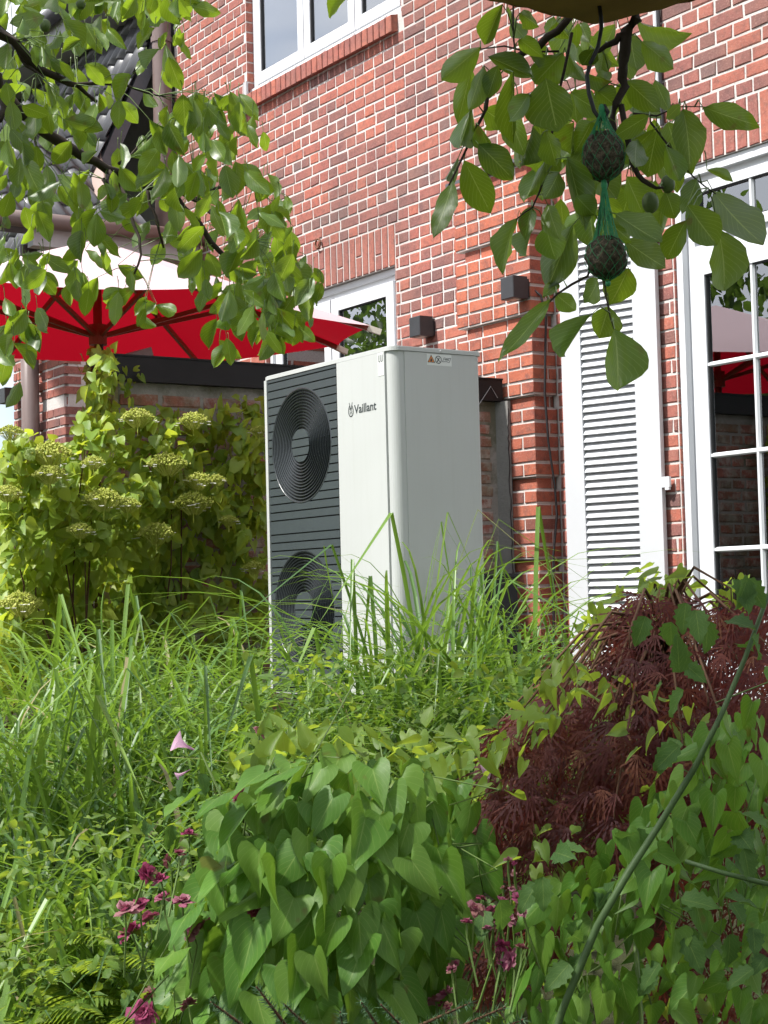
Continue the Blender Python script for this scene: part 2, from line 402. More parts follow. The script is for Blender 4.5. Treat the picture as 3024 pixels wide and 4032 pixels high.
for e in pb:
    if e[0] == 'm': core.v, core.f, core.r, core.m = core.v, core.f, core.r, core.m; core.add(e[1].v, e[1].f)
    else:
        q, z0, z1 = e; r = random.random(); px, py = proj((q[1], q[2], z0)); r = r*.7 if random.random() < .8 else r
        if 700 < py < 2500 and npb < 85 and 1.95 > z0 > -0.2:
            m1 = MB(); full_brick(m1, (q[0], q[2], z0), (q[1], q[3], z1), r); m1.build('brick', M_BRICKP, house, pilaster); npb += 1
        else: full_brick(prest, (q[0], q[2], z0), (q[1], q[3], z1), r)
core.build('bed_mortar', M_MORTAR, house, pilaster); prest.build('brick_field', M_BRICKP, house, pilaster, kind='stuff')
ca = MB()
for i in range(3):
    x0 = PIL[0]-.03+i*.275; ca.add([(x0, PY-.04, PIL[3]+.01), (x0+.268, PY-.04, PIL[3]+.008), (x0+.268, YW, PIL[3]+.10), (x0, YW, PIL[3]+.10), (x0, PY-.04, PIL[3]+.032), (x0+.268, PY-.04, PIL[3]+.03), (x0+.268, YW, PIL[3]+.125), (x0, YW, PIL[3]+.125)],
        [(0,3,2,1),(4,5,6,7),(0,1,5,4),(1,2,6,5),(2,3,7,6),(3,0,4,7)])
ca.build('slate_cap', M_SLATE, house, pilaster)

# ---- windows
def glass():
    t = NT('window_glass'); tr = t('BsdfTransparent'); tr.inputs['Color'].default_value = (0.86, 0.9, 0.88, 1)
    gl = t('BsdfGlossy'); gl.inputs['Roughness'].default_value = 0.0; gl.inputs['Color'].default_value = (0.95, 0.97, 1, 1)
    fr = t('Fresnel'); fr.inputs['IOR'].default_value = 1.52
    t.l.new(t.bump(t.noise(1.3, 1, 0.4), 0.02, 0.02), gl.inputs['Normal'])
    mx = t.n.new('ShaderNodeMixShader'); t.l.new(t.math('ADD', t.math('MULTIPLY', fr.outputs[0], 4.0), 0.08, clamp=True), mx.inputs[0])
    t.l.new(tr.outputs[0], mx.inputs[1]); t.l.new(gl.outputs[0], mx.inputs[2]); return t.end(mx.outputs[0])
M_GLASS = glass()
M_ROOM = plain('room_wall', (0.20, 0.18, 0.16), 0.9); M_CURT = plain('beige_curtain', (0.50, 0.46, 0.38), 0.9)
M_VOILE = plain('white_voile', (0.75, 0.76, 0.8), 0.9)
def room(x0, x1, z0, z1, d=3.0):
    b = MB(); y0 = YW+.37; y1 = y0+d; x0 -= .6; x1 += .6; z0 -= .2; z1 += .3
    b.add([(x0,y0,z0),(x1,y0,z0),(x1,y1,z0),(x0,y1,z0),(x0,y0,z1),(x1,y0,z1),(x1,y1,z1),(x0,y1,z1)], [(0,1,2,3),(4,7,6,5),(1,5,6,2),(2,6,7,3),(3,7,4,0)])
    b.build('room', M_ROOM, house)
def curtain(x0, x1, z0, z1, m, y, win):
    b = MB(); n = 24; vs = []
    for i in range(n+1):
        x = x0+(x1-x0)*i/n; vs += [(x, y+.03*math.sin(i*1.7)+.012*math.sin(i*4.1), z0), (x, y+.03*math.sin(i*1.7+.2), z1)]
    b.add(vs, [(2*i, 2*i+2, 2*i+3, 2*i+1) for i in range(n)]); b.build('curtain', m, house, win, smooth=True)
def frame_ring(b, x0, x1, z0, z1, w, ya, yb, wb=None):
    wb = wb or w
    b.box((x0, ya, z0), (x0+w, yb, z1)); b.box((x1-w, ya, z0), (x1, yb, z1)); b.box((x0+w, ya, z1-w), (x1-w, yb, z1)); b.box((x0+w, ya, z0), (x1-w, yb, z0+wb))
def sash(win, x0, x1, z0, z1, yf, w=.075, mv=(), mh=(), pad=.022):
    """one casement: frame proud of the main frame, glass, glazing bars on both axes"""
    b = MB(); frame_ring(b, x0, x1, z0, z1, w, yf-.018, yf+.04); o = b.build('sash', M_WHITE, house, win)
    b = MB(); frame_ring(b, x0+w, x1-w, z0+w, z1-w, .008, yf-.008, yf+.03); b.build('glazing_seal', M_DARKSEAL, house, win)
    b = MB(); gx0, gx1, gz0, gz1 = x0+w+.004, x1-w-.004, z0+w+.004, z1-w-.004
    xsx = [gx0]+list(mv)+[gx1]; zsx = [gz0]+list(mh)+[gz1]
    for i in range(len(xsx)-1):
        for k in range(len(zsx)-1):
            q = MB(); q.box((xsx[i]+.001, yf+.006, zsx[k]+.001), (xsx[i+1]-.001, yf+.010, zsx[k+1]-.001)); q.build('pane', M_GLASS, house, win)
    for x in mv:
        q = MB(); q.add([(x-.014, yf+.004, z0+w), (x-.007, yf-.012, z0+w), (x+.007, yf-.012, z0+w), (x+.014, yf+.004, z0+w), (x-.014, yf+.004, z1-w), (x-.007, yf-.012, z1-w), (x+.007, yf-.012, z1-w), (x+.014, yf+.004, z1-w)], [(0,1,5,4),(1,2,6,5),(2,3,7,6),(0,4,7,3)]); q.build('glazing_bar', M_WHITE, house, win)
    for z in mh:
        q = MB(); q.add([(x0+w, yf+.003, z-.014), (x0+w, yf-.013, z-.007), (x0+w, yf-.013, z+.007), (x0+w, yf+.003, z+.014), (x1-w, yf+.003, z-.014), (x1-w, yf-.013, z-.007), (x1-w, yf-.013, z+.007), (x1-w, yf+.003, z+.014)], [(0,4,5,1),(1,5,6,2),(2,6,7,3),(0,3,7,4)]); q.build('glazing_bar', M_WHITE, house, win)
def window(x0, x1, z0, z1, yf, w=.075):
    b = MB(); frame_ring(b, x0, x1, z0, z1, w, yf, yf+.075); return b.build('window', M_WHITE, house)
# upper window: three casements
yf = YW+.065
w1 = window(W_UP[0]+.003, W_UP[1]-.003, W_UP[2]+.003, W_UP[3]-.003, yf, .07)
for a, b_ in ((-11.43, -10.66), (-10.66, -9.93), (-9.93, -9.34)):
    sash(w1, a+.006, b_-.006, W_UP[2]+.075, W_UP[3]-.08, yf-.004, .085)
q = MB(); q.box((W_UP[0]+.004, yf-.035, W_UP[2]+.004), (W_UP[1]-.004, yf-.002, W_UP[2]+.05)); q.build('sill_board', M_WHITE, house, w1)
for x in np.arange(-11.2, -9.4, .42):
    q = MB(); q.box((x, yf-.048, W_UP[2]+.030), (x+.035, yf-.0351, W_UP[2]+.042)); q.build('drain_cap', M_WHITE, house, w1)
q = MB(); q.box((W_UP[0]-.02, YW-.022, W_UP[2]-.02), (W_UP[0]+.03, YW-.004, W_UP[2]+.11)); q.build('flashing', M_GREYPAINT, house, w1)
room(*W_UP); curtain(-11.40, -11.05, 4.1, 5.5, M_VOILE, YW+.30, w1); curtain(-10.2, -9.9, 4.1, 5.5, M_VOILE, YW+.30, w1)
# lower left window
w2 = window(W_LOW[0]+.003, W_LOW[1]-.003, W_LOW[2], W_LOW[3]-.003, yf, .085)
q = MB(); frame_ring(q, W_LOW[0]+.004, W_LOW[1]-.004, W_LOW[2]+.002, W_LOW[3]-.004, .045, yf-.025, yf-.001); q.build('outer_moulding', M_WHITE, house, w2)
for a, b_ in ((-11.20, -10.36), (-10.36, -9.51)): sash(w2, a+.008, b_-.008, W_LOW[2]+.09, W_LOW[3]-.09, yf-.004, .095)
room(*W_LOW); curtain(-11.15, -10.9, 1.0, 2.2, M_CURT, YW+.30, w2)
# terrace door at the right with glazing bars and a fanlight
w3 = window(W_DOOR[0]+.003, W_DOOR[1]-.003, W_DOOR[2], W_DOOR[3]-.003, yf, .10)
q = MB(); frame_ring(q, W_DOOR[0]+.004, W_DOOR[1]-.004, W_DOOR[2]+.002, W_DOOR[3]-.004, .05, yf-.045, yf-.001); q.build('outer_moulding', M_WHITE, house, w3)
q = MB(); q.box((W_DOOR[0]+.103, yf-.004, 1.795), (W_DOOR[1]-.103, yf+.07, 1.925)); q.build('transom', M_WHITE, house, w3)
sash(w3, W_DOOR[0]+.11, -5.56, 1.915, 2.23, yf-.006, .055, mv=(-6.10,))
sash(w3, -5.56, -4.31, 1.915, 2.23, yf-.006, .055, mv=(-5.1,))
sash(w3, W_DOOR[0]+.11, -5.56, -0.5, 1.80, yf-.006, .085, mv=(-6.115,), mh=(.195, .712, 1.215))
sash(w3, -5.56, -4.31, -0.5, 1.80, yf-.006, .085, mv=(-4.95,), mh=(.195, .712, 1.215))
room(*W_DOOR); curtain(-6.62, -6.33, -.5, 2.2, M_CURT, YW+.28, w3)
# louvred shutter, hinged at the door jamb and swung back against the pilaster
sh_h = np.array([-6.755, 6.385, 0]); a = math.radians(15); sd = np.array([-math.cos(a), -math.sin(a), 0]); sn = np.array([math.sin(a)*-1, math.cos(a), 0])*-1; sn = np.array([sd[1], -sd[0], 0]); sn = sn if sn[1] < 0 else -sn
SW_, SZ0, SZ1 = .655, -.55, 2.19
def sbox(b, u0, u1, z0, z1, n0, n1):
    c = sh_h+sd*(u0+u1)/2+sn*(n0+n1)/2+np.array([0, 0, (z0+z1)/2]); b.obox(c, sd*(u1-u0)/2, sn*(n1-n0)/2, np.array([0, 0, (z1-z0)/2]))
q = MB()
for u0, u1, z0, z1 in ((0, .155, SZ0, SZ1), (SW_-.135, SW_, SZ0, SZ1), (.155, SW_-.135, SZ1-.12, SZ1), (.155, SW_-.135, SZ0, SZ0+.16)): sbox(q, u0, u1, z0, z1, -.019, .019)
shutter = q.build('shutter', M_SHUT, house)
sm = None; z = SZ0+.185
while z < SZ1-.13:
    c = sh_h+sd*(.155+SW_-.135)/2+np.array([0, 0, z]); hl = (SW_-.135-.155)/2
    if sm is None:
        b = MB(); pr = [(-.017, .024), (-.011, .0285), (.014, -.012), (.0165, -.0165), (.010, -.021), (-.0175, .012)]
        vs = [np.array([0, 0, 0.])+sd*s*hl+sn*p[0]+np.array([0, 0, p[1]]) for s in (-1, 1) for p in pr]
        b.add(vs, [(0,1,2,3,4,5), (11,10,9,8,7,6)]+[(i, (i+1) % 6+0, (i+1) % 6+6, i+6) for i in range(6)]); sm = b.mesh('slat', M_SHUT)
    inst('slat', sm, Matrix.Translation(c), house, shutter); z += .0440
q = MB(); sbox(q, -.05, .0, .555, .615, .0, .02); sbox(q, -.045, -.02, .54, .554, .0, .02); q.build('hinge', M_WHITE, house, shutter)

# ---- wall lamps, pipe, cable, ring
def wall_lamp(c, label, w=.125, h=.135, d=.13, box=.02):
    t = thing('wall_lamp', label, 'lamp', c, 'square wall lamps'); x, y, z = c
    b = MB(); b.box((x-w*.42, y-.02, z-h*.42), (x+w*.42, y+.004, z+h*.42)); b.build('mounting_plate', M_LAMP, t)
    b = MB(); k = .004; y0, y1 = y-d, y-.019
    b.add([(x-w/2, y1, z-h/2), (x+w/2, y1, z-h/2), (x+w/2, y1, z+h/2), (x-w/2, y1, z+h/2), (x-w/2, y0+k, z-h/2), (x+w/2, y0+k, z-h/2), (x+w/2, y0+k, z+h/2), (x-w/2, y0+k, z+h/2), (x-w/2+k, y0, z-h/2+k), (x+w/2-k, y0, z-h/2+k), (x+w/2-k, y0, z+h/2-k), (x-w/2+k, y0, z+h/2-k)],
        [(8,9,10,11),(0,3,2,1)]+[(4+i, 4+(i+1) % 4, 8+(i+1) % 4, 8+i) for i in range(4)]+[(i, (i+1) % 4, 4+(i+1) % 4, 4+i) for i in range(4)])
    b.build('housing', M_LAMP, t)
    b = MB(); b.box((x-w*.3, y0+.03, z-h/2-.002), (x+w*.3, y1-.03, z-h/2-.0002)); b.build('lens', plain('lamp_lens', (.55, .55, .5), .3), t)
wall_lamp((-9.02, YW, 1.80), 'dark cube wall lamp on plain brick right of the small window')
wall_lamp((-7.765, PY, 1.835), 'dark cube wall lamp on the banded brick pilaster')
q = MB(); pts = [(-7.71, PY+.03, 1.83), (-7.685, PY+.07, 1.79), (-7.68, PY+.10, 1.66), (-7.683, PY+.075, 1.2), (-7.682, PY+.09, .9), (-7.68, PY+.13, .62), (-7.682, PY+.14, .45), (-7.68, PY+.10, .2), (-7.684, PY+.09, -.2), (-7.684, PY+.09, -.6)]
q.tube(pts, .0075, 6); tag(q.build('lamp_cable', M_CABLE, smooth=True), 'thin black cable running down the pilaster side from the lamp', 'cable')
dp = thing('downpipe', 'brown rain downpipe at the left edge of the tall brick wall', 'pipe', (-12.86, 6.37, 3.0))
q = MB(); q.tube([(-12.86, 6.33, z) for z in (3.0, 4.0, 5.0, 6.0)], .085, 16); q.build('pipe', M_BROWNPIPE, dp, smooth=True)
for z in (3.6, 4.9):
    q = MB(); q.tube([(-12.86, 6.33, z), (-12.86, 6.33, z+.05)], .095, 16); q.build('bracket', M_BROWNPIPE, dp)
cd = thing('conduit', 'thin white and black conduit on bricks above the shutter', 'pipe', (-6.76, 6.40, 2.6))
q = MB(); q.tube([(-6.71, 6.40, 2.6), (-6.712, 6.40, 4.6)], .013, 8); q.build('pipe', M_WHITE, cd); q = MB(); q.tube([(-6.685, 6.405, 2.6), (-6.687, 6.405, 4.6)], .010, 8); q.build('cable', M_CABLE, cd)
q = MB(); c = np.array([-10.42, YW-.02, 2.65]); q.tube([c+.035*np.array([math.cos(t), 0, math.sin(t)]) for t in np.linspace(0, 2*math.pi, 15)], .008, 6, cap=False); q.tube([c+np.array([0, .03, .02]), c+np.array([0, 0, .035])], .008, 6)
tag(q.build('iron_ring', plain('rust', (.16, .07, .04), .8), smooth=True), 'small rusty iron ring fixed in the brick wall', 'ring')

# ------------------------------------------------------------------ wing with tiled roofs, far left
wing = thing('side_wing', 'low brick wing with dark tiled roof behind the red parasol', 'building', (-13.1, 5.25, -.66))
XF, XE, YFR = -12.50, -13.72, 5.25
q = MB(); q.box((XE+.01, YFR+.008, -.66), (XF-.008, YW, 3.0)); q.box((XF-.49, YFR-.023, -.66), (XF-.036, YFR+.007, 3.0)); wcore = q.build('wall', M_MORTAR, wing)
q = MB()
for n in range(int((-.6-Z0C)/CO), int((3.0-Z0C)/CO)):
    z0 = Z0C+n*CO+JN/2; z1 = z0+CO-JN; o = 0 if n % 6 != 5 else .03
    x = XF+.0-o; k = 0
    while x > XE+.02:
        L = .24 if (n % 2 and x < XF-.01) or (n % 2 == 0 and k == 0) else .115
        L = min(L, x-XE); inq = x > XF-.5
        full_brick(q, (x-L, YFR+(0 if not inq else o-.03), z0), (x, YFR+.1 if k else YFR+.115, z1), random.random()*.85); x -= L+JN; k += 1
    y = YFR+(.24 if n % 2 else .115)-.03
    while y < YW-.05:
        L = .24 if n % 2 == 0 else .115
        full_brick(q, (XF-.1, y+JN, z0), (XF-o, min(y+L, YW-.01), z1), random.random()*.85); y += L+JN
q.build('brick_field', M_BRICK, wing, wcore, kind='stuff')
wall_lamp((-13.58, YFR-.03, 1.80), 'dark cube wall lamp at far left beside a brown pipe')
q = MB(); q.tube([(-13.0, YFR-.13, z) for z in (-.6, 1.0, 3.0)], .075, 14); tag(q.build('downpipe', M_BROWNPIPE, smooth=True), 'brown downpipe in front of the far left brick corner', 'pipe')
# pantiles
def tile_mesh():
    b = MB(); n = 9; w, l = .215, .36; vs = []
    for j in (0, 1):
        for i in range(n+1):
            t = i/n; z = .030*math.cos(2*math.pi*(t-.25))*(1 if t < .5 else .75); vs.append((t*w, j*l, z+(.022 if j == 0 else 0)))
    for i in range(n+1): t = i/n; z = .030*math.cos(2*math.pi*(t-.25))*(1 if t < .5 else .75); vs.append((t*w, 0, z+.004))
    b.add(vs, [(i, i+1, i+n+2, i+n+1) for i in range(n)]+[(i+1, i, i+2*(n+1), i+2*(n+1)+1) for i in range(n)]); return b.mesh('roof_tile', M_TILE, True)
TM = tile_mesh()
def roof(parent_name, O, U, V, nu, nv):
    """O eave corner, U along the eave, V up the slope (unit)"""
    U, V = nrm(U), nrm(V); N = nrm(np.cross(U, V)); b = MB()
    P = [O, O+U*nu*.20, O+U*nu*.20+V*nv*.33, O+V*nv*.33]; b.add([p-N*.035 for p in P]+[p-N*.15 for p in P], [(0,1,2,3),(7,6,5,4),(0,4,5,1),(1,5,6,2),(2,6,7,3),(3,7,4,0)])
    ro = b.build(parent_name, M_SLATE, wing)
    for i in range(nu):
        for j in range(nv):
            p = O+U*i*.20+V*j*.33
            px, py = proj(p)
            if not(-150 < px < 800 and -150 < py < 1100): continue
            M = Matrix(((U[0], V[0], N[0], p[0]), (U[1], V[1], N[1], p[1]), (U[2], V[2], N[2], p[2]), (0, 0, 0, 1)))
            inst('roof_tile', TM, M, wing, ro)
sl = math.radians(40); roof('porch_roof', np.array([-12.28, 4.1, 3.07]), (0, 1, 0), (-math.cos(sl), 0, math.sin(sl)), 9, 7)
sl = math.radians(66); roof('steep_roof', np.array([-16.8, 5.45, 3.12]), (1, 0, 0), (0, math.cos(sl), math.sin(sl)), 19, 9)
q = MB(); q.tube([(-12.27, 4.05, 3.05), (-12.27, 6.40, 3.05)], .065, 12); q.build('gutter', M_BROWNPIPE, wing, smooth=True)
q = MB(); q.box((-12.45, 4.9, 2.86), (-12.33, 6.40, 3.0)); q.build('fascia', M_GREYPAINT, wing)
v0 = np.array([-12.5, 5.62, 3.26]); v1 = v0+np.array([-1.1, .38, .92]); q = MB(); q.bar(v0+[0, -.04, .06], v1+[0, -.04, .06], .16, .02, (0, -1, .6)); q.build('valley_flashing', M_LEAD, wing)
q = MB(); q.box((-18.5, 6.05, 5.40), (-12.95, 6.75, 5.46)); q.build('soffit', M_GREYPAINT, wing)
q = MB(); q.box((-18.5, 6.00, 5.36), (-12.95, 6.045, 5.62)); q.build('fascia_board', M_GREYPAINT, wing)
q = MB(); q.tube([(-18.5, 5.93, 5.55), (-12.95, 5.93, 5.55)], .075, 12); q.build('eaves_gutter', M_SLATE, wing, smooth=True)
q = MB(); q.box((-16.8, 6.8, 2.9), (-12.95, 7.0, 5.4)); q.build('back_wall', M_GREYPAINT, wing)

# ------------------------------------------------------------------ old garden wall with black coping
XL = -8.02; YL0, YL1, ZL = 3.64, 6.215, 1.17
gw = thing('garden_wall', 'old shaded brick garden wall with black metal coping', 'wall', (XL-.12, 4.9, -.66))
q = MB(); q.box((XL-.24, YL0+.012, -.7), (XL-.006, YL1, ZL)); gcore = q.build('masonry', M_MORTARO, gw)
n = 0; gr = MB(); gc = 0
while -.66+n*.077 < ZL-.08:
    z0 = -.65+n*.077; st = n % 2 == 0; y = YL0+.02-(0 if st else .06)
    while y < YL1-.03:
        L = .235 if st else .112; y0, y1 = max(y, YL0+.02), min(y+L, YL1-.02)
        if y1-y0 > .05:
            bb = MB(); add_brick(bb, (y0, 0, z0), (y1, .03, z0+.063), .006, random.random(), c=.008)
            bb.v = [(XL-v[1]+rnd(-.003, .003)*0, v[0], v[2]) for v in bb.v]; bb.f = [tuple(f) for f in bb.f]
            if gc < 300 and z0 > .1: bb.build('brick', M_BRICKO, gw, gcore); gc += 1
            else: gr.add(bb.v, bb.f, bb.r[0])
        y += L+.016
    n += 1
gr.build('brick_field', M_BRICKO, gw, gcore, kind='stuff')
q = MB(); q.box((XL-.245, YL0-.012, -.7), (XL-.0, YL0+.011, ZL-.02)); q.build('end_plaster', M_PLASTER, gw)
q = MB(); q.box((XL-.30, YL0-.04, ZL+.001), (XL+.045, YL1, ZL+.012)); q.box((XL+.022, YL0-.04, ZL+.012), (XL+.045, YL1, ZL+.132)); q.box((XL-.30, YL0-.04, ZL+.012), (XL-.277, YL1, ZL+.132)); q.box((XL-.30, YL0-.04, ZL+.1321), (XL+.052, YL1, ZL+.142)); q.box((XL-.277, YL0-.04, ZL+.0121), (XL+.0219, YL0-.03, ZL+.132))
q.build('coping', M_BLACKMETAL, gw)
q = MB(); q.add([(XL-.02, 6.19, -.7), (XL+.09, 6.215, -.7), (XL+.09, 6.232, -.7), (XL-.02, 6.232, -.7), (XL-.02, 6.19, ZL), (XL+.09, 6.215, ZL), (XL+.09, 6.232, ZL), (XL-.02, 6.232, ZL)], [(0,1,5,4),(1,2,6,5),(4,5,6,7),(3,0,4,7)]); q.build('cement_fillet', M_CONCRETE, gw)
q = MB(); cr = []; z = -.2
while z < 1.15: cr.append((XL+.094+rnd(-.007, .007), 6.212, z)); z += rnd(.02, .045)
q.tube(cr, .0035, 4); q.build('crack', M_DARKSEAL, gw)
for y0 in (3.64+2.10, 6.12):
    q = MB(); p = np.array([XL+.05, y0, ZL+.09]); q.tube([p+[0, -.13, -.16], p, p+[0, .05, -.07]], .0022, 4); tag(q.build('wire_loop', M_GREYPAINT), 'thin trellis wire hooked on the black coping, '+('left of the heat pump' if y0 < 6 else 'beside the pilaster'), 'wire')
st = MB(); c = np.array([XL-.12, YL0+.16, ZL+.142]); st.add([c+p for p in np.array([(-.05, -.11, 0), (.05, -.10, 0), (.06, .10, 0), (-.05, .11, 0), (-.03, -.02, .04), (.03, -.02, .035), (.04, .09, .07), (-.03, .10, .075)])], [(0,3,2,1),(4,5,6,7),(0,1,5,4),(1,2,6,5),(2,3,7,6),(3,0,4,7)])
tag(st.build('loose_stone', M_CONCRETE), 'grey broken stone lying on the black wall coping', 'stone')
q = MB(); q.box((-7.86, 5.55, -.66), (-7.55, 5.95, .08)); q.box((-7.88, 5.53, .081), (-7.53, 5.97, .10))
tag(q.build('black_box', M_BLACKMETAL), 'black box standing low beside the heat pump and pilaster', 'box')

# ------------------------------------------------------------------ heat pump
PX0, PX1, PYF, PYB, PZT = -6.906, -5.803, 3.924, 4.404, 1.070; PZB = PZT-1.53
hp = thing('heat_pump', 'large pale grey heat pump with two dark round fan grilles', 'heat pump', (-6.35, 4.15, PZB-.14))
def metal(name, c):
    t = NT(name); n = t.noise(160, 3, 0.6)
    st_ = t.noise(5, 4, 0.65, t.scaled((9, 9, .35))); c_ = t.mix(t.noise(1.7, 2, 0.6), [x*.93 for x in c], [x*1.05 for x in c]); c_ = t.mix(t.ramp(st_, [(.5, (0, 0, 0)), (.78, (.13,)*3)]), c_, (.33, .34, .30))
    return t.end(t.pbr(c_, 0.42, 0.45, 0, t.bump(n, 0.12, 0.002)).outputs[0])
M_PUMP = metal('pale_grey_enamel', (0.47, 0.485, 0.475)); M_GRILLE = plain('slate_plastic', (0.048, 0.060, 0.064), 0.48, 0.4, var=0.12, scale=20)
M_FANDARK = plain('fan_cavity', (0.006, 0.007, 0.008), 0.6); M_RING = plain('guard_ring', (0.030, 0.036, 0.040), 0.35, 0.5)
RC = .045
def rounded(b, x0, x1, y0, y1, z0, z1, rc, n=7, rb=.02):
    pts = []
    for (cx, cy, r_, a0) in ((x0+.012, y0+.012, .012, math.pi), (x1-rc, y0+rc, rc, 1.5*math.pi), (x1-rb, y1-rb, rb, 0), (x0+.012, y1-.012, .012, .5*math.pi)):
        for i in range(n+1): t = a0+i/n*math.pi/2; pts.append((cx+r_*math.cos(t), cy+r_*math.sin(t)))
    k = len(pts); b.add([(p[0], p[1], z) for z in (z0, z1) for p in pts], [tuple(range(k))[::-1], tuple(range(k, 2*k))]+[(i, (i+1) % k, (i+1) % k+k, i+k) for i in range(k)])
q = MB(); rounded(q, PX0+.004, PX1-.004, PYF+.004, PYB-.004, PZB, PZT-.0205, RC)
# front recess for the grille is left to the dark cavity plate in front of the body
body = q.build('housing', M_PUMP, hp)
for p in body.data.polygons: p.use_smooth = False
q = MB(); rounded(q, PX0-.003, PX1+.003, PYF-.003, PYB+.003, PZT-.020, PZT-.004, RC+.004); rounded(q, PX0+.001, PX1-.001, PYF+.001, PYB-.001, PZT-.0039, PZT, RC); q.build('lid', M_PUMP, hp)
# white fascia right of the grille and seam lines
q = MB(); q.box((PX0+.662, PYF-.006, PZB+.012), (PX1-RC-.006, PYF+.0035, PZT-.022)); q.build('front_panel', M_PUMP, hp)
q = MB(); q.box((PX0+.003, PYF-.010, PZB+.002), (PX0+.026, PYF+.0035, PZT-.022)); q.build('edge_strip', M_PUMP, hp)
q = MB(); q.box((PX1-.0042, PYF+.066, PZB+.01), (PX1-.0005, PYB-.028, PZT-.022)); q.build('side_panel', M_PUMP, hp)
q = MB(); q.box((PX0+.026, PYF+.0000, PZB+.01), (PX0+.661, PYF+.0036, PZT-.022)); q.build('grille_backing', M_FANDARK, hp)
fans = [(PX0+.334, PZT-.366), (PX0+.330, PZT-1.128)]; FR = .270
gx0, gx1 = PX0+.029, PX0+.659; z = PZT-.0235; zend = PZT-1.50; yA, yB = PYF-.007, PYF+.001
def slat(za, zb):
    """one grille board, cut where a fan opening crosses it"""
    segs = 6; zz = np.linspace(za, zb, segs+1); hit = None
    for fx, fz in fans:
        if za-FR < fz < zb+FR and any(abs(t-fz) < FR for t in zz): hit = (fx, fz)
    def strip(fa, fb):
        L = [(fa(t), t) for t in zz]; Rr = [(fb(t), t) for t in zz]
        if max(r_[0]-l_[0] for l_, r_ in zip(L, Rr)) < .004: return
        vs = [(p[0], yA, p[1]) for p in L]+[(p[0], yA, p[1]) for p in Rr]+[(p[0], yB, p[1]) for p in L]+[(p[0], yB, p[1]) for p in Rr]; k = segs+1
        fs = []
        for i in range(segs): fs += [(i, i+k, i+k+1, i+1), (i, i+1, i+1+2*k, i+2*k), (i+k, i+3*k, i+1+3*k, i+1+k)]
        fs += [(0, 2*k, 3*k, k), (segs, segs+k, segs+3*k, segs+2*k)]; b = MB(); b.add(vs, fs); b.build('grille_slat', M_GRILLE, hp)
    if hit is None: strip(lambda t: gx0, lambda t: gx1)
    else:
        fx, fz = hit; h = lambda t: math.sqrt(max(0, FR*FR-(t-fz)**2))
        strip(lambda t: gx0, lambda t: fx-h(t)); strip(lambda t: fx+h(t), lambda t: gx1)
cuts = []; zt = z; 
gl = [PZT-.0415-.0392*i for i in range(18)]; gl2 = [PZT-.775-.0392*i for i in range(19)]
edges = [z]+gl+gl2+[zend]
for i in range(len(edges)-1):
    za, zb = edges[i+1]+.0032, edges[i]-.0032
    if zb-za > .006: slat(za, zb)
for fi, (fx, fz) in enumerate(fans):
    q = MB(); nr = 13
    for i in range(nr):
        r_ = .088+(FR-.006-.088)*(i+.2)/(nr-.8); k = 56; vs = []
        for j in range(k):
            t = 2*math.pi*j/k; c_, s_ = math.cos(t), math.sin(t)
            for rr, yy in ((r_-.0022, PYF-.006), (r_+.0022, PYF-.0075), (r_+.0030, PYF+.001), (r_-.0030, PYF+.001)): vs.append((fx+rr*c_, yy, fz+rr*s_))
        q.add(vs, [(4*j+m, 4*((j+1) % k)+m, 4*((j+1) % k)+(m+1) % 4, 4*j+(m+1) % 4) for j in range(k) for m in range(4)])
    for j in range(30):
        t = 2*math.pi*(j+.3)/30
        for i in range(12):
            if random.random() < .35:
                r_ = .10+i*.0142; q.bar((fx+r_*math.cos(t+.1*i), PYF-.002, fz+r_*math.sin(t+.1*i)), (fx+(r_+.0142)*math.cos(t+.1*i), PYF-.002, fz+(r_+.0142)*math.sin(t+.1*i)), .003, .003)
    guard = q.build('fan_guard', M_RING, hp)
    b = MB(); k = 30; HR = .079; sl_ = [-.079, -.047, -.0075, .0315, .079]
    for a0, a1 in zip(sl_[:-1], sl_[1:]):
        za, zb = fz+a0+.003, fz+a1-.003; n_ = 5; vs = []
        for i in range(n_+1):
            zz = za+(zb-za)*i/n_; h = math.sqrt(max(1e-6, HR*HR-(zz-fz)**2)); vs += [(fx-h, PYF-.010, zz), (fx+h, PYF-.010, zz)]
        for i in range(n_+1): vs += [(vs[2*i][0], PYF, vs[2*i][2]), (vs[2*i+1][0], PYF, vs[2*i+1][2])]
        m_ = 2*(n_+1); b.add(vs, [(2*i, 2*i+1, 2*i+3, 2*i+2) for i in range(n_)]+[(0, m_, m_+1, 1), (2*n_, 2*n_+1, m_+2*n_+1, m_+2*n_)]+[(2*i, 2*i+2, m_+2*i+2, m_+2*i) for i in range(n_)]+[(2*i+1, m_+2*i+1, m_+2*i+3, 2*i+3) for i in range(n_)])
    b.build('hub', M_GRILLE, hp, guard)
    q = MB(); q.tube([(fx+(FR-.001)*math.cos(t), PYF-.004, fz+(FR-.001)*math.sin(t)) for t in np.linspace(0, 2*math.pi, 57)], .005, 5, cap=False); q.build('rim', M_RING, hp, guard)
for x in (PX0+.15, PX1-.2):
    q = MB(); q.box((x, PYF+.02, PZB-.14), (x+.09, PYB-.02, PZB-.001)); q.build('foot', M_BLACKMETAL, hp)
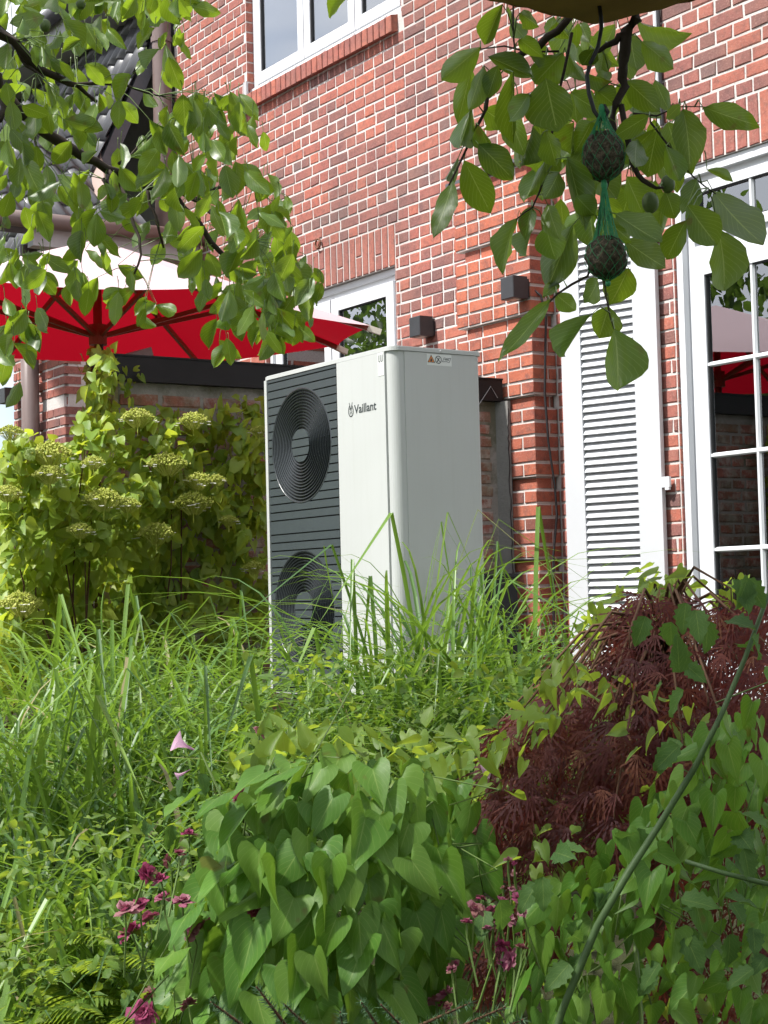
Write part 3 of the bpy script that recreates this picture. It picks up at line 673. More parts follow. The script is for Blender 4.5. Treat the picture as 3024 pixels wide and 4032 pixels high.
# lettering and emblem
M_INK = plain('dark_print', (0.03, 0.04, 0.042), 0.5); M_STICK = plain('white_sticker', (0.66, 0.68, 0.66), 0.4, var=.03); M_ORANGE = plain('orange_print', (0.62, 0.22, 0.05), 0.5)
def letters(txt, x, y, z, size, root, mat, off=.012, sx=1.0, axis='F', rot=0):
    cu = bpy.data.curves.new('lettering', 'FONT'); cu.body = txt; cu.size = 1; cu.offset = off; cu.resolution_u = 3
    tmp = bpy.data.objects.new('tmp', cu); COL.objects.link(tmp); dg = bpy.context.evaluated_depsgraph_get(); dg.update()
    me = bpy.data.meshes.new_from_object(tmp.evaluated_get(dg)); bpy.data.objects.remove(tmp); bpy.data.curves.remove(cu)
    v = np.zeros(len(me.vertices)*3); me.vertices.foreach_get('co', v); v = v.reshape(-1, 3); w_ = v[:, 0].max()-v[:, 0].min()
    out = np.zeros_like(v); out[:, 0] = x+(v[:, 0]-v[:, 0].min())*sx*size; out[:, 1] = y; out[:, 2] = z+v[:, 1]*size
    out -= rootloc(root); me.vertices.foreach_set('co', out.ravel()); me.materials.clear(); me.materials.append(mat)
    o = bpy.data.objects.new('lettering', me); COL.objects.link(o); o.parent = root; return o, w_
yl = PYF-.0068
o, w_ = letters('Vaillant', 0, 0, 0, 1, hp, M_INK); bpy.data.objects.remove(o)
letters('Vaillant', PX0+.803, yl, PZT-.2665, .0545, hp, M_INK, .018, sx=.178/(w_*.0545))
def poly(b, pts, y, r=0): b.add([(p[0], y, p[1]) for p in pts], [tuple(range(len(pts)))], r)
def stroke(b, pts, w, y):
    for (x0, z0), (x1, z1) in zip(pts[:-1], pts[1:]):
        d = np.array([x1-x0, z1-z0]); L = np.linalg.norm(d); n = np.array([-d[1], d[0]])/max(L, 1e-9)*w/2; e = d/max(L, 1e-9)*w*.2
        poly(b, [(x0-e[0]-n[0], z0-e[1]-n[1]), (x1+e[0]-n[0], z1+e[1]-n[1]), (x1+e[0]+n[0], z1+e[1]+n[1]), (x0-e[0]+n[0], z0-e[1]+n[1])], y)
q = MB(); ex, ez = PX0+.776, PZT-.247      # hare in an egg-shaped ring
stroke(q, [(ex+.0195*math.sin(t)*(1-.12*math.cos(t)), ez-.003+.026*math.cos(t)) for t in np.linspace(.42, 2*math.pi-.42, 28)], .0044, yl)
for s in (-1, 1):
    stroke(q, [(ex+s*.003, ez+.008), (ex+s*.008, ez+.020), (ex+s*.0125, ez+.033)], .0040, yl)
    stroke(q, [(ex+s*.009, ez+.010), (ex+s*.011, ez+.002)], .0024, yl); stroke(q, [(ex+s*.010, ez-.004), (ex+s*.006, ez-.012), (ex+s*.011, ez-.018)], .0026, yl)
poly(q, [(ex-.006, ez+.009), (ex-.004, ez-.001), (ex, ez-.006), (ex+.004, ez-.001), (ex+.006, ez+.009)][::1], yl); stroke(q, [(ex, ez-.006), (ex, ez-.024)], .0026, yl)
q.build('emblem', M_INK, hp)
q = MB(); q.box((PX0+1.004, PYF-.0074, PZT-.124), (PX0+1.050, PYF-.0061, PZT-.024)); stkr = q.build('sticker', M_STICK, hp)
q = MB(); yk = PYF-.0078; x0, z1 = PX0+1.008, PZT-.030
for k in range(2): stroke(q, [(x0+.004+k*.019, z1-.004), (x0+.004+k*.019, z1-.030), (x0+.009+k*.019, z1-.034), (x0+.015+k*.019, z1-.030), (x0+.015+k*.019, z1-.004)], .0042, yk)
stroke(q, [(x0+.004, z1-.040), (x0+.004, z1-.088)], .002, yk)
q.build('sticker_print', M_INK, hp, stkr)
# warning label on the side
xs_ = PX1+.0002; yb0, yb1, zb0, zb1 = PYF+.185, PYF+.318, PZT-.076, PZT-.027
q = MB(); q.box((PX1-.0006, yb0, zb0), (xs_, yb1, zb1)); wlab = q.build('warning_label', M_STICK, hp)
def side(b, fn, mat, dx=.0006):
    t = MB(); fn(t); t.v = [(xs_+dx, v[0], v[2]) for v in t.v]; return t.build('label_print', mat, hp, wlab)
side(q, lambda t: poly(t, [(yb0+.004, zb0+.013), (yb0+.041, zb0+.013), (yb0+.0225, zb1-.005)], 0), M_ORANGE)
side(q, lambda t: (stroke(t, [(yb0+.004, zb0+.013), (yb0+.041, zb0+.013), (yb0+.0225, zb1-.005), (yb0+.004, zb0+.013)], .0022, 0), poly(t, [(yb0+.018, zb0+.016), (yb0+.027, zb0+.016), (yb0+.028, zb0+.022), (yb0+.0225, zb0+.031), (yb0+.017, zb0+.022)], 0)), M_INK, .0010)
side(q, lambda t: (stroke(t, [(yb0+.061+.016*math.cos(a_), zb0+.026+.016*math.sin(a_)) for a_ in np.linspace(0, 6.283, 25)], .003, 0), stroke(t, [(yb0+.050, zb0+.037), (yb0+.072, zb0+.015)], .003, 0), stroke(t, [(yb0+.054, zb0+.016), (yb0+.062, zb0+.028), (yb0+.066, zb0+.034)], .004, 0)), M_INK)
side(q, lambda t: (stroke(t, [(yb0+.083, zb0+.018), (yb0+.092, zb0+.036), (yb0+.108, zb0+.033), (yb0+.128, zb0+.036), (yb0+.120, zb0+.017), (yb0+.104, zb0+.020), (yb0+.083, zb0+.018)], .0022, 0), stroke(t, [(yb0+.095, zb0+.028), (yb0+.118, zb0+.028)], .004, 0)), M_INK)
q = MB(); q.ball((PX1+.004, PYF+.257, PZT-.012), (.003, .005, .005)); q.build('screw', M_GREYPAINT, hp)

# ------------------------------------------------------------------ red parasol
pole = at(385, 1300, 9.75); fh = nrm([FW[0], FW[1], 0]); rh = nrm([RT[0], RT[1], 0]); pc = np.array([pole[0], pole[1], 0])
ZR, ZA = 1.62, 2.14
par = thing('parasol', 'big red wooden parasol open over the terrace behind the wall', 'parasol', (pc[0], pc[1], -.66))
def onZ(x, y, z): d = ray(x, y); return d*(z/d[2])
half = [onZ(860, 1132, ZR), onZ(1462, 1283, ZR), onZ(1335, 1360, ZR), onZ(790, 1428, ZR)]
rim3 = half+[2*np.array([pc[0], pc[1], ZR])-p for p in half]; apex = pc+np.array([0, 0, ZA])
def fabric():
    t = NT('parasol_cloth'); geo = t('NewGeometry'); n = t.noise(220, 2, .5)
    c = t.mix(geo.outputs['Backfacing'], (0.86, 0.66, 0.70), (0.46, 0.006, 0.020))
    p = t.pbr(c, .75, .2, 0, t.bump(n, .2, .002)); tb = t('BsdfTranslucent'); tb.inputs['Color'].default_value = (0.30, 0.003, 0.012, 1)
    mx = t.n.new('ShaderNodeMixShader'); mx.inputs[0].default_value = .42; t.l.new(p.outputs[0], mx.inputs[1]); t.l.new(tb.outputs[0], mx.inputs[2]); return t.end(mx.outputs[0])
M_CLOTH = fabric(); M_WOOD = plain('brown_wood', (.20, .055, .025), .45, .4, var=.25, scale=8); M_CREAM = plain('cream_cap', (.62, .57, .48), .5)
q = MB()
for i in range(8):
    a_, b_ = rim3[i], rim3[(i+1) % 8]; N_ = 6; vs = []; idx = {}
    for r_ in range(N_+1):
        for c_ in range(r_+1):
            t_ = r_/N_; e = (a_+(b_-a_)*(c_/r_ if r_ else 0)); p = apex+(e-apex)*t_
            cc = (c_/r_ if r_ else 0); p = p+np.array([0, 0, -.022*4*cc*(1-cc)*t_*t_]); inn = (pc+np.array([0, 0, p[2]])-p); p = p+nrm(inn)*(.13*4*cc*(1-cc) if r_ == N_ else 0)*.5
            idx[(r_, c_)] = len(vs); vs.append(p)
    fs = []
    for r_ in range(N_):
        for c_ in range(r_+1):
            fs.append((idx[(r_, c_)], idx[(r_+1, c_)], idx[(r_+1, c_+1)]))
            if c_ < r_: fs.append((idx[(r_, c_)], idx[(r_+1, c_+1)], idx[(r_, c_+1)]))
    q.add(vs, fs)
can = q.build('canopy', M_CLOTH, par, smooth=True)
me = can.data; me.calc_loop_triangles()
if sum(p.normal.z for p in me.polygons) < 0: me.flip_normals()
q = MB(); q.tube([pc+np.array([0, 0, z_]) for z_ in (-.66, .6, ZA-.02)], .026, 12); q.build('pole', M_WOOD, par, smooth=True)
hubz = ZR-.05
q = MB(); q.tube([pc+np.array([0, 0, hubz-.06]), pc+np.array([0, 0, hubz+.06])], .055, 10); q.build('slider', M_WOOD, par)
q = MB(); q.tube([pc+np.array([.04, .01, z_]) for z_ in (hubz-.9, hubz-.4, hubz)], .006, 5); q.build('pull_rope', M_CABLE, par)
for v in rim3:
    d = v-apex; q = MB(); q.bar(apex+d*.03+[0, 0, -.035], apex+d*.985+[0, 0, -.022], .022, .030); rb = q.build('rib', M_WOOD, par)
    q = MB(); q.bar(apex+d*.986+[0, 0, -.020], apex+d*1.035+[0, 0, -.022], .026, .036); q.build('rib_cap', M_CREAM, par, rb)
    q = MB(); q.bar(pc+nrm([d[0], d[1], 0])*.05+[0, 0, hubz], apex+d*.55+[0, 0, -.05], .020, .026); q.build('strut', M_WOOD, par, rb)


# ================================================================== plants
class Leaf:
    """unit leaf: length 1 along +Y from the stalk, width 1 along X, upper side +Z"""
    def __init__(s, right, mid, cup=0.06, bend=0.12, two=True, wav=0.0):
        vs, uv, fs = [], [], []; n = len(right); cols = [-1, -.5, 0, .5, 1] if two else [-1, 0, 1]
        ph = rnd(0, 6.28); asym = rnd(.88, 1.12); curl = rnd(-.06, .06); swp = rnd(-.10, .10)
        for i in range(n):
            for c in cols:
                x = right[i][0]*c*(asym if c > 0 else 2-asym)+swp*mid[i]**2; y = mid[i]+(right[i][1]-mid[i])*abs(c)
                z = cup*abs(c)*abs(right[i][0])*2-bend*y*y+(wav*math.sin(i*2.3+c*2)*abs(c) if abs(c) == 1 else 0)
                z += .028*math.sin(i*1.35+ph+c*1.9)*abs(c)+curl*c*y; vs.append((x, y, z)); uv.append((.5+.5*c, y))
        k = len(cols)
        for i in range(n-1):
            for j in range(k-1): fs.append((i*k+j, i*k+j+1, (i+1)*k+j+1, (i+1)*k+j))
        s.v = np.array(vs, float); s.uv = np.array(uv, float); s.f = fs
    def mesh(s, name, mat, smooth=True):
        me = bpy.data.meshes.new(name); me.from_pydata(s.v.tolist(), [], s.f); me.materials.append(mat)
        u = me.uv_layers.new(name='UVMap'); idx = np.zeros(len(me.loops), int); me.loops.foreach_get('vertex_index', idx); u.data.foreach_set('uv', s.uv[idx].ravel())
        if smooth: me.polygons.foreach_set('use_smooth', [True]*len(me.polygons))
        me.update(); return me
def prof(f, n=8): return [(f(i/n), i/n) for i in range(n+1)], [i/n for i in range(n+1)]
_w = lambda p, q: (lambda t: max(.004, .5*(math.sin(math.pi*t**p))**q))
walnut = [Leaf(*prof(_w(pw, pq)), cup=c, bend=b, wav=w) for c, b, w, pw, pq in ((.10, .10, .012, 1.0, .80), (-.06, .22, .02, .95, .75), (.30, .05, .015, 1.05, .8), (.02, -.14, .02, 1.0, .78), (.16, .30, .03, 1.12, .75), (.4, .12, .02, .98, .85), (-.15, .08, .03, 1.08, .75))]
def heart(lobe, cup, bend, tw=0):
    R_ = [(0.002, 0), (.16, -.12*lobe), (.30, -.20*lobe), (.44, -.17*lobe), (.50, -.02), (.475, .16), (.39, .36), (.26, .58), (.12, .80), (.002, 1)]
    return Leaf(R_, [0, .02, .05, .09, .16, .27, .42, .60, .81, 1], cup, bend, True, .012)
hearts = [heart(1.0, .10, .06), heart(1.3, -.04, .12), heart(.8, .20, .03), heart(1.15, .04, .16), heart(.9, .35, .2), heart(1.2, -.12, .08), heart(1.0, .22, .30), heart(.7, .12, -.08)]
ovate = [Leaf(*prof(_w(.62, .8), 6), cup=c, bend=b, two=False) for c, b in ((.15, .12), (-.1, .2), (.3, .02))]
lance = [Leaf(*prof(_w(.75, .9), 4), cup=.1, bend=.1, two=False)]
def serr(n=10):
    R_ = []; M_ = []
    for i in range(n+1):
        t = i/n; w = _w(.7, .75)(t); R_.append((w*(1.12 if i % 2 else .82), t-(.02 if i % 2 else 0))); M_.append(t)
    return Leaf(R_, M_, .12, .1, False)
serrated = [serr()]
def lace():
    """dissected palmate maple leaf"""
    vs, fs, uv = [], [], []
    for a, l in ((0, 1.0), (.42, .92), (-.42, .92), (.85, .74), (-.85, .74), (1.35, .5), (-1.35, .5)):
        d = np.array([math.sin(a), math.cos(a)]); p = np.array([d[1], -d[0]]); n0 = len(vs); drop = rnd(.05, .3)
        prf = [(.0, .012), (.2, .018), (.34, .062), (.38, .022), (.56, .066), (.60, .02), (.78, .045), (.82, .014), (1, .003)]
        for t, w in prf:
            for s in (-1, 1):
                q = d*l*t+p*w*s*.75; vs.append((q[0], q[1], -drop*t*t*l)); uv.append((.5+s*.5, t))
        for i in range(len(prf)-1): fs.append((n0+2*i, n0+2*i+1, n0+2*i+3, n0+2*i+2))
    L = Leaf.__new__(Leaf); L.v = np.array(vs); L.v[:, 0] *= .72; L.uv = np.array(uv); L.f = fs; return L
laces = [lace() for _ in range(4)]

def leafM(B, d, n, L, W):
    d = nrm(d); n = np.asarray(n, float); n = nrm(n-d*(n@d)); x = np.cross(d, n)
    return np.array([[x[0]*W, d[0]*L, n[0]*L, B[0]], [x[1]*W, d[1]*L, n[1]*L, B[1]], [x[2]*W, d[2]*L, n[2]*L, B[2]], [0, 0, 0, 1.]])
def joined(name, leaves, Ms, mat, root=None, parent=None, smooth=True, kind='stuff'):
    """many leaves as one mesh; Ms list of 4x4"""
    Ms = np.array(Ms); pick = RNG.integers(0, len(leaves), len(Ms)); V = []; F = []; UV = []; R_ = []; off = 0
    fl = []
    for li, lf in enumerate(leaves):
        sel = Ms[pick == li]
        if not len(sel): continue
        hv = np.c_[lf.v, np.ones(len(lf.v))]; w = np.einsum('nij,kj->nki', sel, hv)[:, :, :3]
        V.append(w.reshape(-1, 3)); k = len(lf.v); base = off+np.arange(len(sel))*k
        fa = np.array(lf.f); F.append((fa[None]+base[:, None, None]).reshape(-1, 4)); UV.append(np.tile(lf.uv[fa.ravel()], (len(sel), 1)))
        R_.append(np.repeat(RNG.random(len(sel)), len(fa))); off += len(sel)*k
    V = np.concatenate(V)-rootloc(root); F = np.concatenate(F); UV = np.concatenate(UV); R_ = np.concatenate(R_)
    me = bpy.data.meshes.new(name); me.vertices.add(len(V)); me.vertices.foreach_set('co', V.ravel()); me.loops.add(F.size); me.loops.foreach_set('vertex_index', F.ravel())
    me.polygons.add(len(F)); me.polygons.foreach_set('loop_start', np.arange(len(F))*4); me.polygons.foreach_set('loop_total', np.full(len(F), 4))
    me.update(calc_edges=True); u = me.uv_layers.new(name='UVMap'); u.data.foreach_set('uv', UV.ravel())
    a = me.attributes.new('rnd', 'FLOAT', 'FACE'); a.data.foreach_set('value', R_); me.materials.append(mat)
    if smooth: me.polygons.foreach_set('use_smooth', [True]*len(me.polygons))
    me.validate(); o = bpy.data.objects.new(name, me); COL.objects.link(o)
    p = parent if parent is not None else root
    if p is not None: o.parent = p
    if kind: o['kind'] = kind
    return o
def scatter(name, leaves, Ms, mat, root, cap, restname='foliage'):
    """the cap largest leaves singly, the rest as one mass"""
    if cap:
        mes = [l.mesh(name, mat) for l in leaves]; key = [-np.linalg.norm(M[:3, 1])/np.linalg.norm(M[:3, 3]) for M in Ms]; order = np.argsort(key)
        for i in order[:cap]: inst(name, random.choice(mes), Matrix(Ms[i].tolist()), root)
        Ms = [Ms[i] for i in order[cap:]]
    if len(Ms): joined(restname, leaves, Ms, mat, root)
VIEW = lambda p: nrm(p)
def rv3(s=1.0): return RNG.normal(0, s, 3)
def inpoly(x, y, P):
    c = False; j = len(P)-1
    for i in range(len(P)):
        if (P[i][1] > y) != (P[j][1] > y) and x < (P[j][0]-P[i][0])*(y-P[i][1])/(P[j][1]-P[i][1])+P[i][0]: c = not c
        j = i
    return c
def sample(P):
    xs = [p[0] for p in P]; ys = [p[1] for p in P]
    while True:
        x, y = rnd(min(xs), max(xs)), rnd(min(ys), max(ys))
        if inpoly(x, y, P): return x, y
DN = np.array([0, 0, -1.])

M_WALNUT = leaf_mat('walnut_leaf', [(0, (.030, .075, .016)), (.4, (.055, .12, .015)), (.8, (.085, .16, .018)), (1, (.11, .16, .09))], (.36, .53, .025), .40, .38, .5, .8, 9, .42, .5)
M_BARK = plain('walnut_bark', (.045, .035, .028), .85, .2, var=.35, scale=30, bump=.4)
M_HYD = leaf_mat('hydrangea_leaf', [(0, (.13, .24, .030)), (.5, (.23, .34, .04)), (1, (.33, .41, .06))], (.58, .68, .05), .40, .45, .4, .35, 6, .5)
M_BIND = leaf_mat('bindweed_leaf', [(0, (.055, .15, .014)), (.5, (.080, .195, .020)), (1, (.135, .25, .034))], (.30, .52, .04), .26, .48, .35, .42, 6, .55, .5)
M_BINDY = leaf_mat('young_bindweed_leaf', [(0, (.10, .19, .03)), (1, (.17, .26, .045))], (.45, .58, .05), .45, .5, .35, .3, 6, .55)
M_MAPLE = leaf_mat('maple_leaf', [(0, (.058, .022, .025)), (.5, (.084, .029, .028)), (.85, (.125, .044, .031)), (1, (.17, .08, .042))], (.34, .065, .04), .33, .62, .15)
M_GRASS = leaf_mat('sedge_blade', [(0, (.045, .11, .032)), (.35, (.080, .17, .030)), (.7, (.135, .245, .036)), (.9, (.20, .31, .055)), (.955, (.20, .26, .13)), (.97, (.34, .28, .15))], (.32, .53, .05), .30, .42, .45)
M_WEED = leaf_mat('weed_leaf', [(0, (.075, .15, .022)), (.6, (.12, .21, .03)), (1, (.20, .28, .05))], (.42, .55, .05), .42, .5, .35)
M_ROSELF = leaf_mat('rose_leaf', [(0, (.040, .095, .024)), (1, (.07, .14, .035))], (.2, .38, .05), .28, .6, .2, .3, 7, .4)
M_ROSE = leaf_mat('faded_rose_petal', [(0, (.28, .035, .10)), (.35, (.34, .07, .16)), (.6, (.36, .17, .20)), (.8, (.28, .13, .11)), (1, (.16, .09, .06))], (.45, .08, .17), .28, .6, .25)
M_PINK = leaf_mat('pink_bindweed_petal', [(0, (.72, .42, .60)), (1, (.78, .50, .66))], (.8, .5, .7), .4, .55, .2)
M_CANE = plain('green_cane', (.055, .10, .03), .5, .35, var=.3, scale=30); M_STEM = plain('green_stem', (.10, .16, .035), .5, .4); M_BROWNSTEM = plain('brown_stem', (.085, .045, .025), .8, .2, var=.3, scale=30)
M_NUT = plain('green_walnut_husk', (.10, .15, .045), .5, .4, var=.35, scale=50, bump=.15)

# ------------------------------------------------------------------ walnut tree: trunk off to the left, two boughs in view
tr_base = at(-1500, 2600, 4.6); tr_base = np.array([tr_base[0], tr_base[1], ground_z(tr_base[0], tr_base[1])])
tree = thing('walnut_tree', 'walnut tree with leafy boughs hanging into the top of the view', 'tree', tuple(tr_base))
tt = tr_base+np.array([.1, .05, 2.75])
q = MB(); q.tube([tr_base+[0, 0, -.1], tr_base+[.03, 0, .9], tr_base+[.02, .05, 1.9], tt, tt+[.2, .1, 1.3], tt+[.3, .3, 2.6]], [.20, .15, .13, .12, .09, .04], 12); q.build('trunk', M_BARK, tree, smooth=True)
S1 = .678
def P1(pts, D0, D1): return [at(p[0]*S1, p[1]*S1, D0+(D1-D0)*i/(len(pts)-1)) for i, p in enumerate(pts)]
br = []
main = [tt, at(-500, 60, 4.5), at(-200, 180, 4.6)]+P1([(0, 450), (60, 560), (200, 680), (330, 800), (500, 920), (620, 980), (720, 1030), (850, 1080), (1000, 1110)], 4.7, 5.0)
br.append((main, [.075, .05, .03]+list(np.linspace(.021, .008, len(main)-3))))
def sub(pts, a, b, r0, r1): p = P1(pts, a, b); br.append((p, np.linspace(r0, r1, len(p))))
sub([(1000, 1110), (1150, 1290), (1290, 1480), (1380, 1620), (1390, 1690)], 5.0, 5.1, .011, .004); sub([(1050, 1110), (1150, 1170), (1250, 1260), (1340, 1330), (1420, 1400), (1500, 1400)], 5.0, 4.9, .010, .003)
sub([(1000, 1100), (1120, 1110), (1250, 1095), (1400, 1070), (1510, 1085)], 5.0, 5.2, .007, .003); sub([(620, 980), (690, 1060), (740, 1150), (800, 1220)], 4.9, 4.8, .008, .003)
sub([(850, 1090), (870, 1180), (910, 1260), (950, 1440)], 5.0, 5.0, .006, .003); sub([(600, 1040), (680, 1150), (760, 1240), (810, 1380), (820, 1480), (780, 1590)], 4.9, 4.8, .007, .003)
top = [at(-400, -60, 4.3), at(-150, 30, 4.4)]+P1([(0, 180), (140, 330), (260, 400), (370, 460), (450, 490), (560, 590)], 4.45, 4.7); br.append((top, np.linspace(.018, .005, len(top)))); br.append(([main[0], at(-800, -200, 4.4), top[0]], [.05, .04, .03]))
sub([(100, 290), (150, 380), (240, 445)], 4.5, 4.5, .006, .004); sub([(450, 490), (600, 480), (720, 490), (850, 540), (960, 560)], 4.6, 4.8, .006, .002); sub([(0, 170), (60, 215), (110, 240)], 4.4, 4.3, .006, .003)
sub([(60, 560), (30, 640), (0, 700)], 4.7, 4.6, .012, .008); sub([(900, 1080), (1000, 1050), (1180, 945)], 5.0, 5.1, .004, .002); sub([(690, 950), (760, 900), (810, 830)], 4.9, 5.0, .005, .002); sub([(190, 690), (200, 800), (225, 900)], 4.8, 4.7, .006, .003)
# limb above the frame that carries the right-hand bough
S3 = .858
def Q(x, y, D=2.9): return at(1600+x*S3, y*S3, D)
lt = Q(1075, -160, 2.95); limb = [tt+[.1, .05, .6], at(-700, -1300, 4.0), at(600, -1300, 3.3), at(1900, -900, 3.0), lt]
br.append((limb, [.085, .07, .05, .03, .014]))
br.append(([lt, Q(1060, 0), Q(1040, 85), Q(1005, 230), Q(990, 320), Q(988, 400), Q(960, 560), Q(965, 700)], [.014, .0115, .011, .010, .009, .008, .006, .004]))
br.append(([Q(1010, 160), Q(950, 190), Q(890, 225), Q(800, 275)], [.007, .006, .004, .002])); br.append(([Q(760, 60), Q(700, 130), Q(600, 195), Q(520, 252), Q(430, 330), Q(380, 430), Q(340, 560), Q(260, 720), Q(195, 850)], [.008, .0075, .007, .006, .005, .004, .003, .002, .0015]))
br.append(([lt, Q(900, -60, 2.95), Q(760, 60)], [.010, .009, .008])); br.append(([Q(985, 480), Q(1030, 720), Q(1060, 800), Q(1120, 850), Q(1180, 860)], [.006, .006, .005, .004, .002])); br.append(([Q(965, 700), Q(900, 950), Q(870, 1180), Q(830, 1265), Q(690, 1345), Q(620, 1430)], [.004, .0035, .003, .0025, .002, .001])); br.append(([Q(870, 1180), Q(915, 1320), Q(925, 1400), Q(952, 1510)], [.003, .002, .0015, .001]))
br.append(([Q(760, 150), Q(690, 480), Q(640, 800), Q(580, 950), Q(500, 1010)], [.003, .0025, .002, .0015, .001])); br.append(([Q(1120, 560), Q(1280, 770), Q(1320, 810), Q(1420, 890)], [.002, .0018, .0015, .001])); br.append(([Q(1040, 520), Q(1150, 530), Q(1250, 490), Q(1360, 490)], [.002, .0015, .0012, .001]))
br.append(([Q(340, 225), Q(450, 210), Q(560, 240), Q(700, 235)], [.001, .0015, .0018, .002])); br.append(([Q(490, -20), Q(492, 120), Q(500, 250)], [.0018, .0018, .0015]))
for pts, rad in br:
    q = MB(); P_ = [np.asarray(p, float) for p in pts]; jp = []; jr = []
    for i in range(len(P_)-1):
        for t in (0, .5): jp.append(P_[i]+(P_[i+1]-P_[i])*t+(rv3(rad[i]*.5) if 0 < i or t else 0)); jr.append((rad[i]+(rad[i+1]-rad[i])*t)*rnd(.9, 1.12))
    jp.append(P_[-1]); jr.append(rad[-1]); q.tube(jp, jr, 7); q.build('branch', M_BARK, tree, smooth=True)
Ms = []
def pxleaf(b, t, w, D, dd=0.0, roll=None):
    B = at(*b, D); T = at(*t, D+dd); d = T-B; L = np.linalg.norm(d); v = -VIEW(B); sdv = nrm(np.cross(nrm(d), v)); ro = rnd(-.7, .7) if roll is None else roll
    n = v*math.cos(ro)+sdv*math.sin(ro)
    if random.random() < .5: n = -n
    return leafM(B, d, n, L, w/FPX*D*(1.2 if roll is None else 1.0))
RL = [(340,215,150,380,110),(355,300,285,505,90),(300,310,235,570,85),(375,260,590,350,90),(720,240,600,375,130),(640,360,690,605,205),(740,235,805,400,75),(490,330,480,660,80),(355,500,470,585,110),(330,575,385,690,80),(330,660,490,815,120),(265,735,388,980,130),(215,830,130,1110,95),(240,720,185,830,40),(580,580,530,780,100),(690,610,560,760,110),(700,640,550,900,100),(700,790,650,905,100),(740,720,830,1050,110),(820,600,870,900,150),(650,940,690,1090,90),(575,950,540,1085,70),(510,1000,385,1250,110),(580,1050,530,1180,70),(765,1030,650,1330,140),(640,1040,680,1200,120),(1115,530,960,620,80),(1000,370,985,505,100),(1010,370,1160,510,110),(1080,190,1235,305,125),(1030,150,1040,335,110),(1065,100,1300,170,115),(1140,590,1020,720,60),(1150,600,1100,810,120),(1200,560,1250,745,130),(1270,500,1325,742,130),(1360,490,1642,600,100),(1260,480,1200,535,50),(1190,670,1260,832,90),(1010,810,1080,980,150),(960,980,1165,1130,130),(1000,1100,1200,1255,110),(1185,880,1150,1090,110),(1190,880,1240,1000,110),(1335,820,1290,950,90),(1410,880,1605,1155,190),(1290,940,1415,1130,140),(1430,1050,1500,1362,170),(1285,1010,1180,1200,100),(1020,1230,940,1410,130),(880,1280,850,1375,100),(930,1405,880,1552,130),(850,1440,695,1645,95),(955,1510,990,1800,185),(685,1350,775,1425,80),(660,1375,430,1692,80),(700,1300,630,1350,50),(480,100,545,182,70),(440,20,355,205,85),(520,60,620,120,70),(800,105,832,190,65),(785,105,772,190,45),(690,100,745,175,80),(640,255,560,265,80),(860,225,800,310,80),(905,240,880,360,70),(930,330,880,400,60),(520,180,600,240,70),(600,200,640,260,60),(700,300,660,400,90),(830,340,940,380,70),(760,430,880,520,120),(1010,600,920,760,120),(860,780,960,900,130),(780,900,860,990,90),(900,1000,1010,1080,90),(1060,640,1030,790,90),(590,680,620,800,70),(880,420,960,480,90),(1280,690,1310,800,60),(1380,780,1500,830,40),(460,40,540,100,70),(300,500,245,690,100),(420,300,370,450,80),(560,430,500,560,100),(640,600,700,760,110),(850,560,780,700,120),(770,560,740,720,110)]
for (a_, b_, c_, d_, w_) in RL:
    D = rnd(2.72, 3.12); Ms.append(pxleaf((1600+a_*S3, b_*S3), (1600+c_*S3, d_*S3), w_*S3, D, rnd(-.06, .06)))
for _ in range(48):
    x, y = sample([(420, 60), (1000, 60), (1180, 300), (1250, 700), (1000, 1000), (700, 1100), (520, 700), (380, 300)]); a_ = random.gauss(0, .5); l_ = rnd(130, 210); Ms.append(pxleaf((1600+x*S3, y*S3), (1600+(x+l_*math.sin(a_))*S3, (y+l_*math.cos(a_))*S3), l_*S3*.5, rnd(3.1, 3.4), rnd(-.05, .05)))
nR = len(Ms)
LP = [(0, 0), (760, 0), (760, 165), (690, 330), (650, 420), (700, 380), (930, 400), (1040, 560), (900, 580), (960, 700), (1150, 760), (1170, 1000), (1280, 1090), (1290, 1140), (1160, 1330), (1120, 1400), (1010, 1330), (900, 1230), (760, 1150), (720, 1030), (560, 1080), (500, 1120), (330, 1120), (120, 1150), (0, 1080)]
thin = [[(330, 200), (640, 60), (650, 430), (520, 640), (430, 560)], [(150, 570), (600, 540), (650, 860), (300, 860)], [(0, 20), (220, 60), (130, 150), (0, 150)], [(0, 980), (400, 900), (700, 900), (720, 1100), (0, 1110)]]
def hangleaf(x, y, D, ll=None):
    px = (ll or rnd(72, 138))*4.9/D; a = random.gauss(0, .55); ty = y+px*math.cos(a)*.93; tx = x+px*math.sin(a); return pxleaf((x, y-px*.45), (tx, ty-px*.45), px*rnd(.46, .58), D, rnd(-.05, .05), rnd(-.9, .9))
n = 0
while n < 430:
    x, y = sample(LP)
    if any(inpoly(x, y, t) for t in thin) and random.random() < .62: continue
    Ms.append(hangleaf(x, y, rnd(4.2, 5.4))); n += 1
for (cx, cy, sx, sy, k) in ((70, 1330, 75, 110, 16), (30, 1480, 40, 50, 6), (560, 1210, 60, 60, 7), (480, 1180, 30, 60, 3), (1090, 1180, 110, 130, 36), (960, 1230, 60, 80, 10), (880, 1330, 40, 70, 5), (1050, 1330, 50, 60, 8), (320, 1120, 120, 60, 8), (110, 1080, 90, 60, 8), (700, 110, 40, 60, 4), (1390, 20, 20, 20, 2), (520, 30, 170, 30, 16), (850, 480, 90, 80, 14)):
    for _ in range(k): Ms.append(hangleaf(random.gauss(cx, sx*.6), random.gauss(cy, sy*.6), rnd(4.5, 5.3)))
big = Ms[:nR]; left = Ms[nR:]
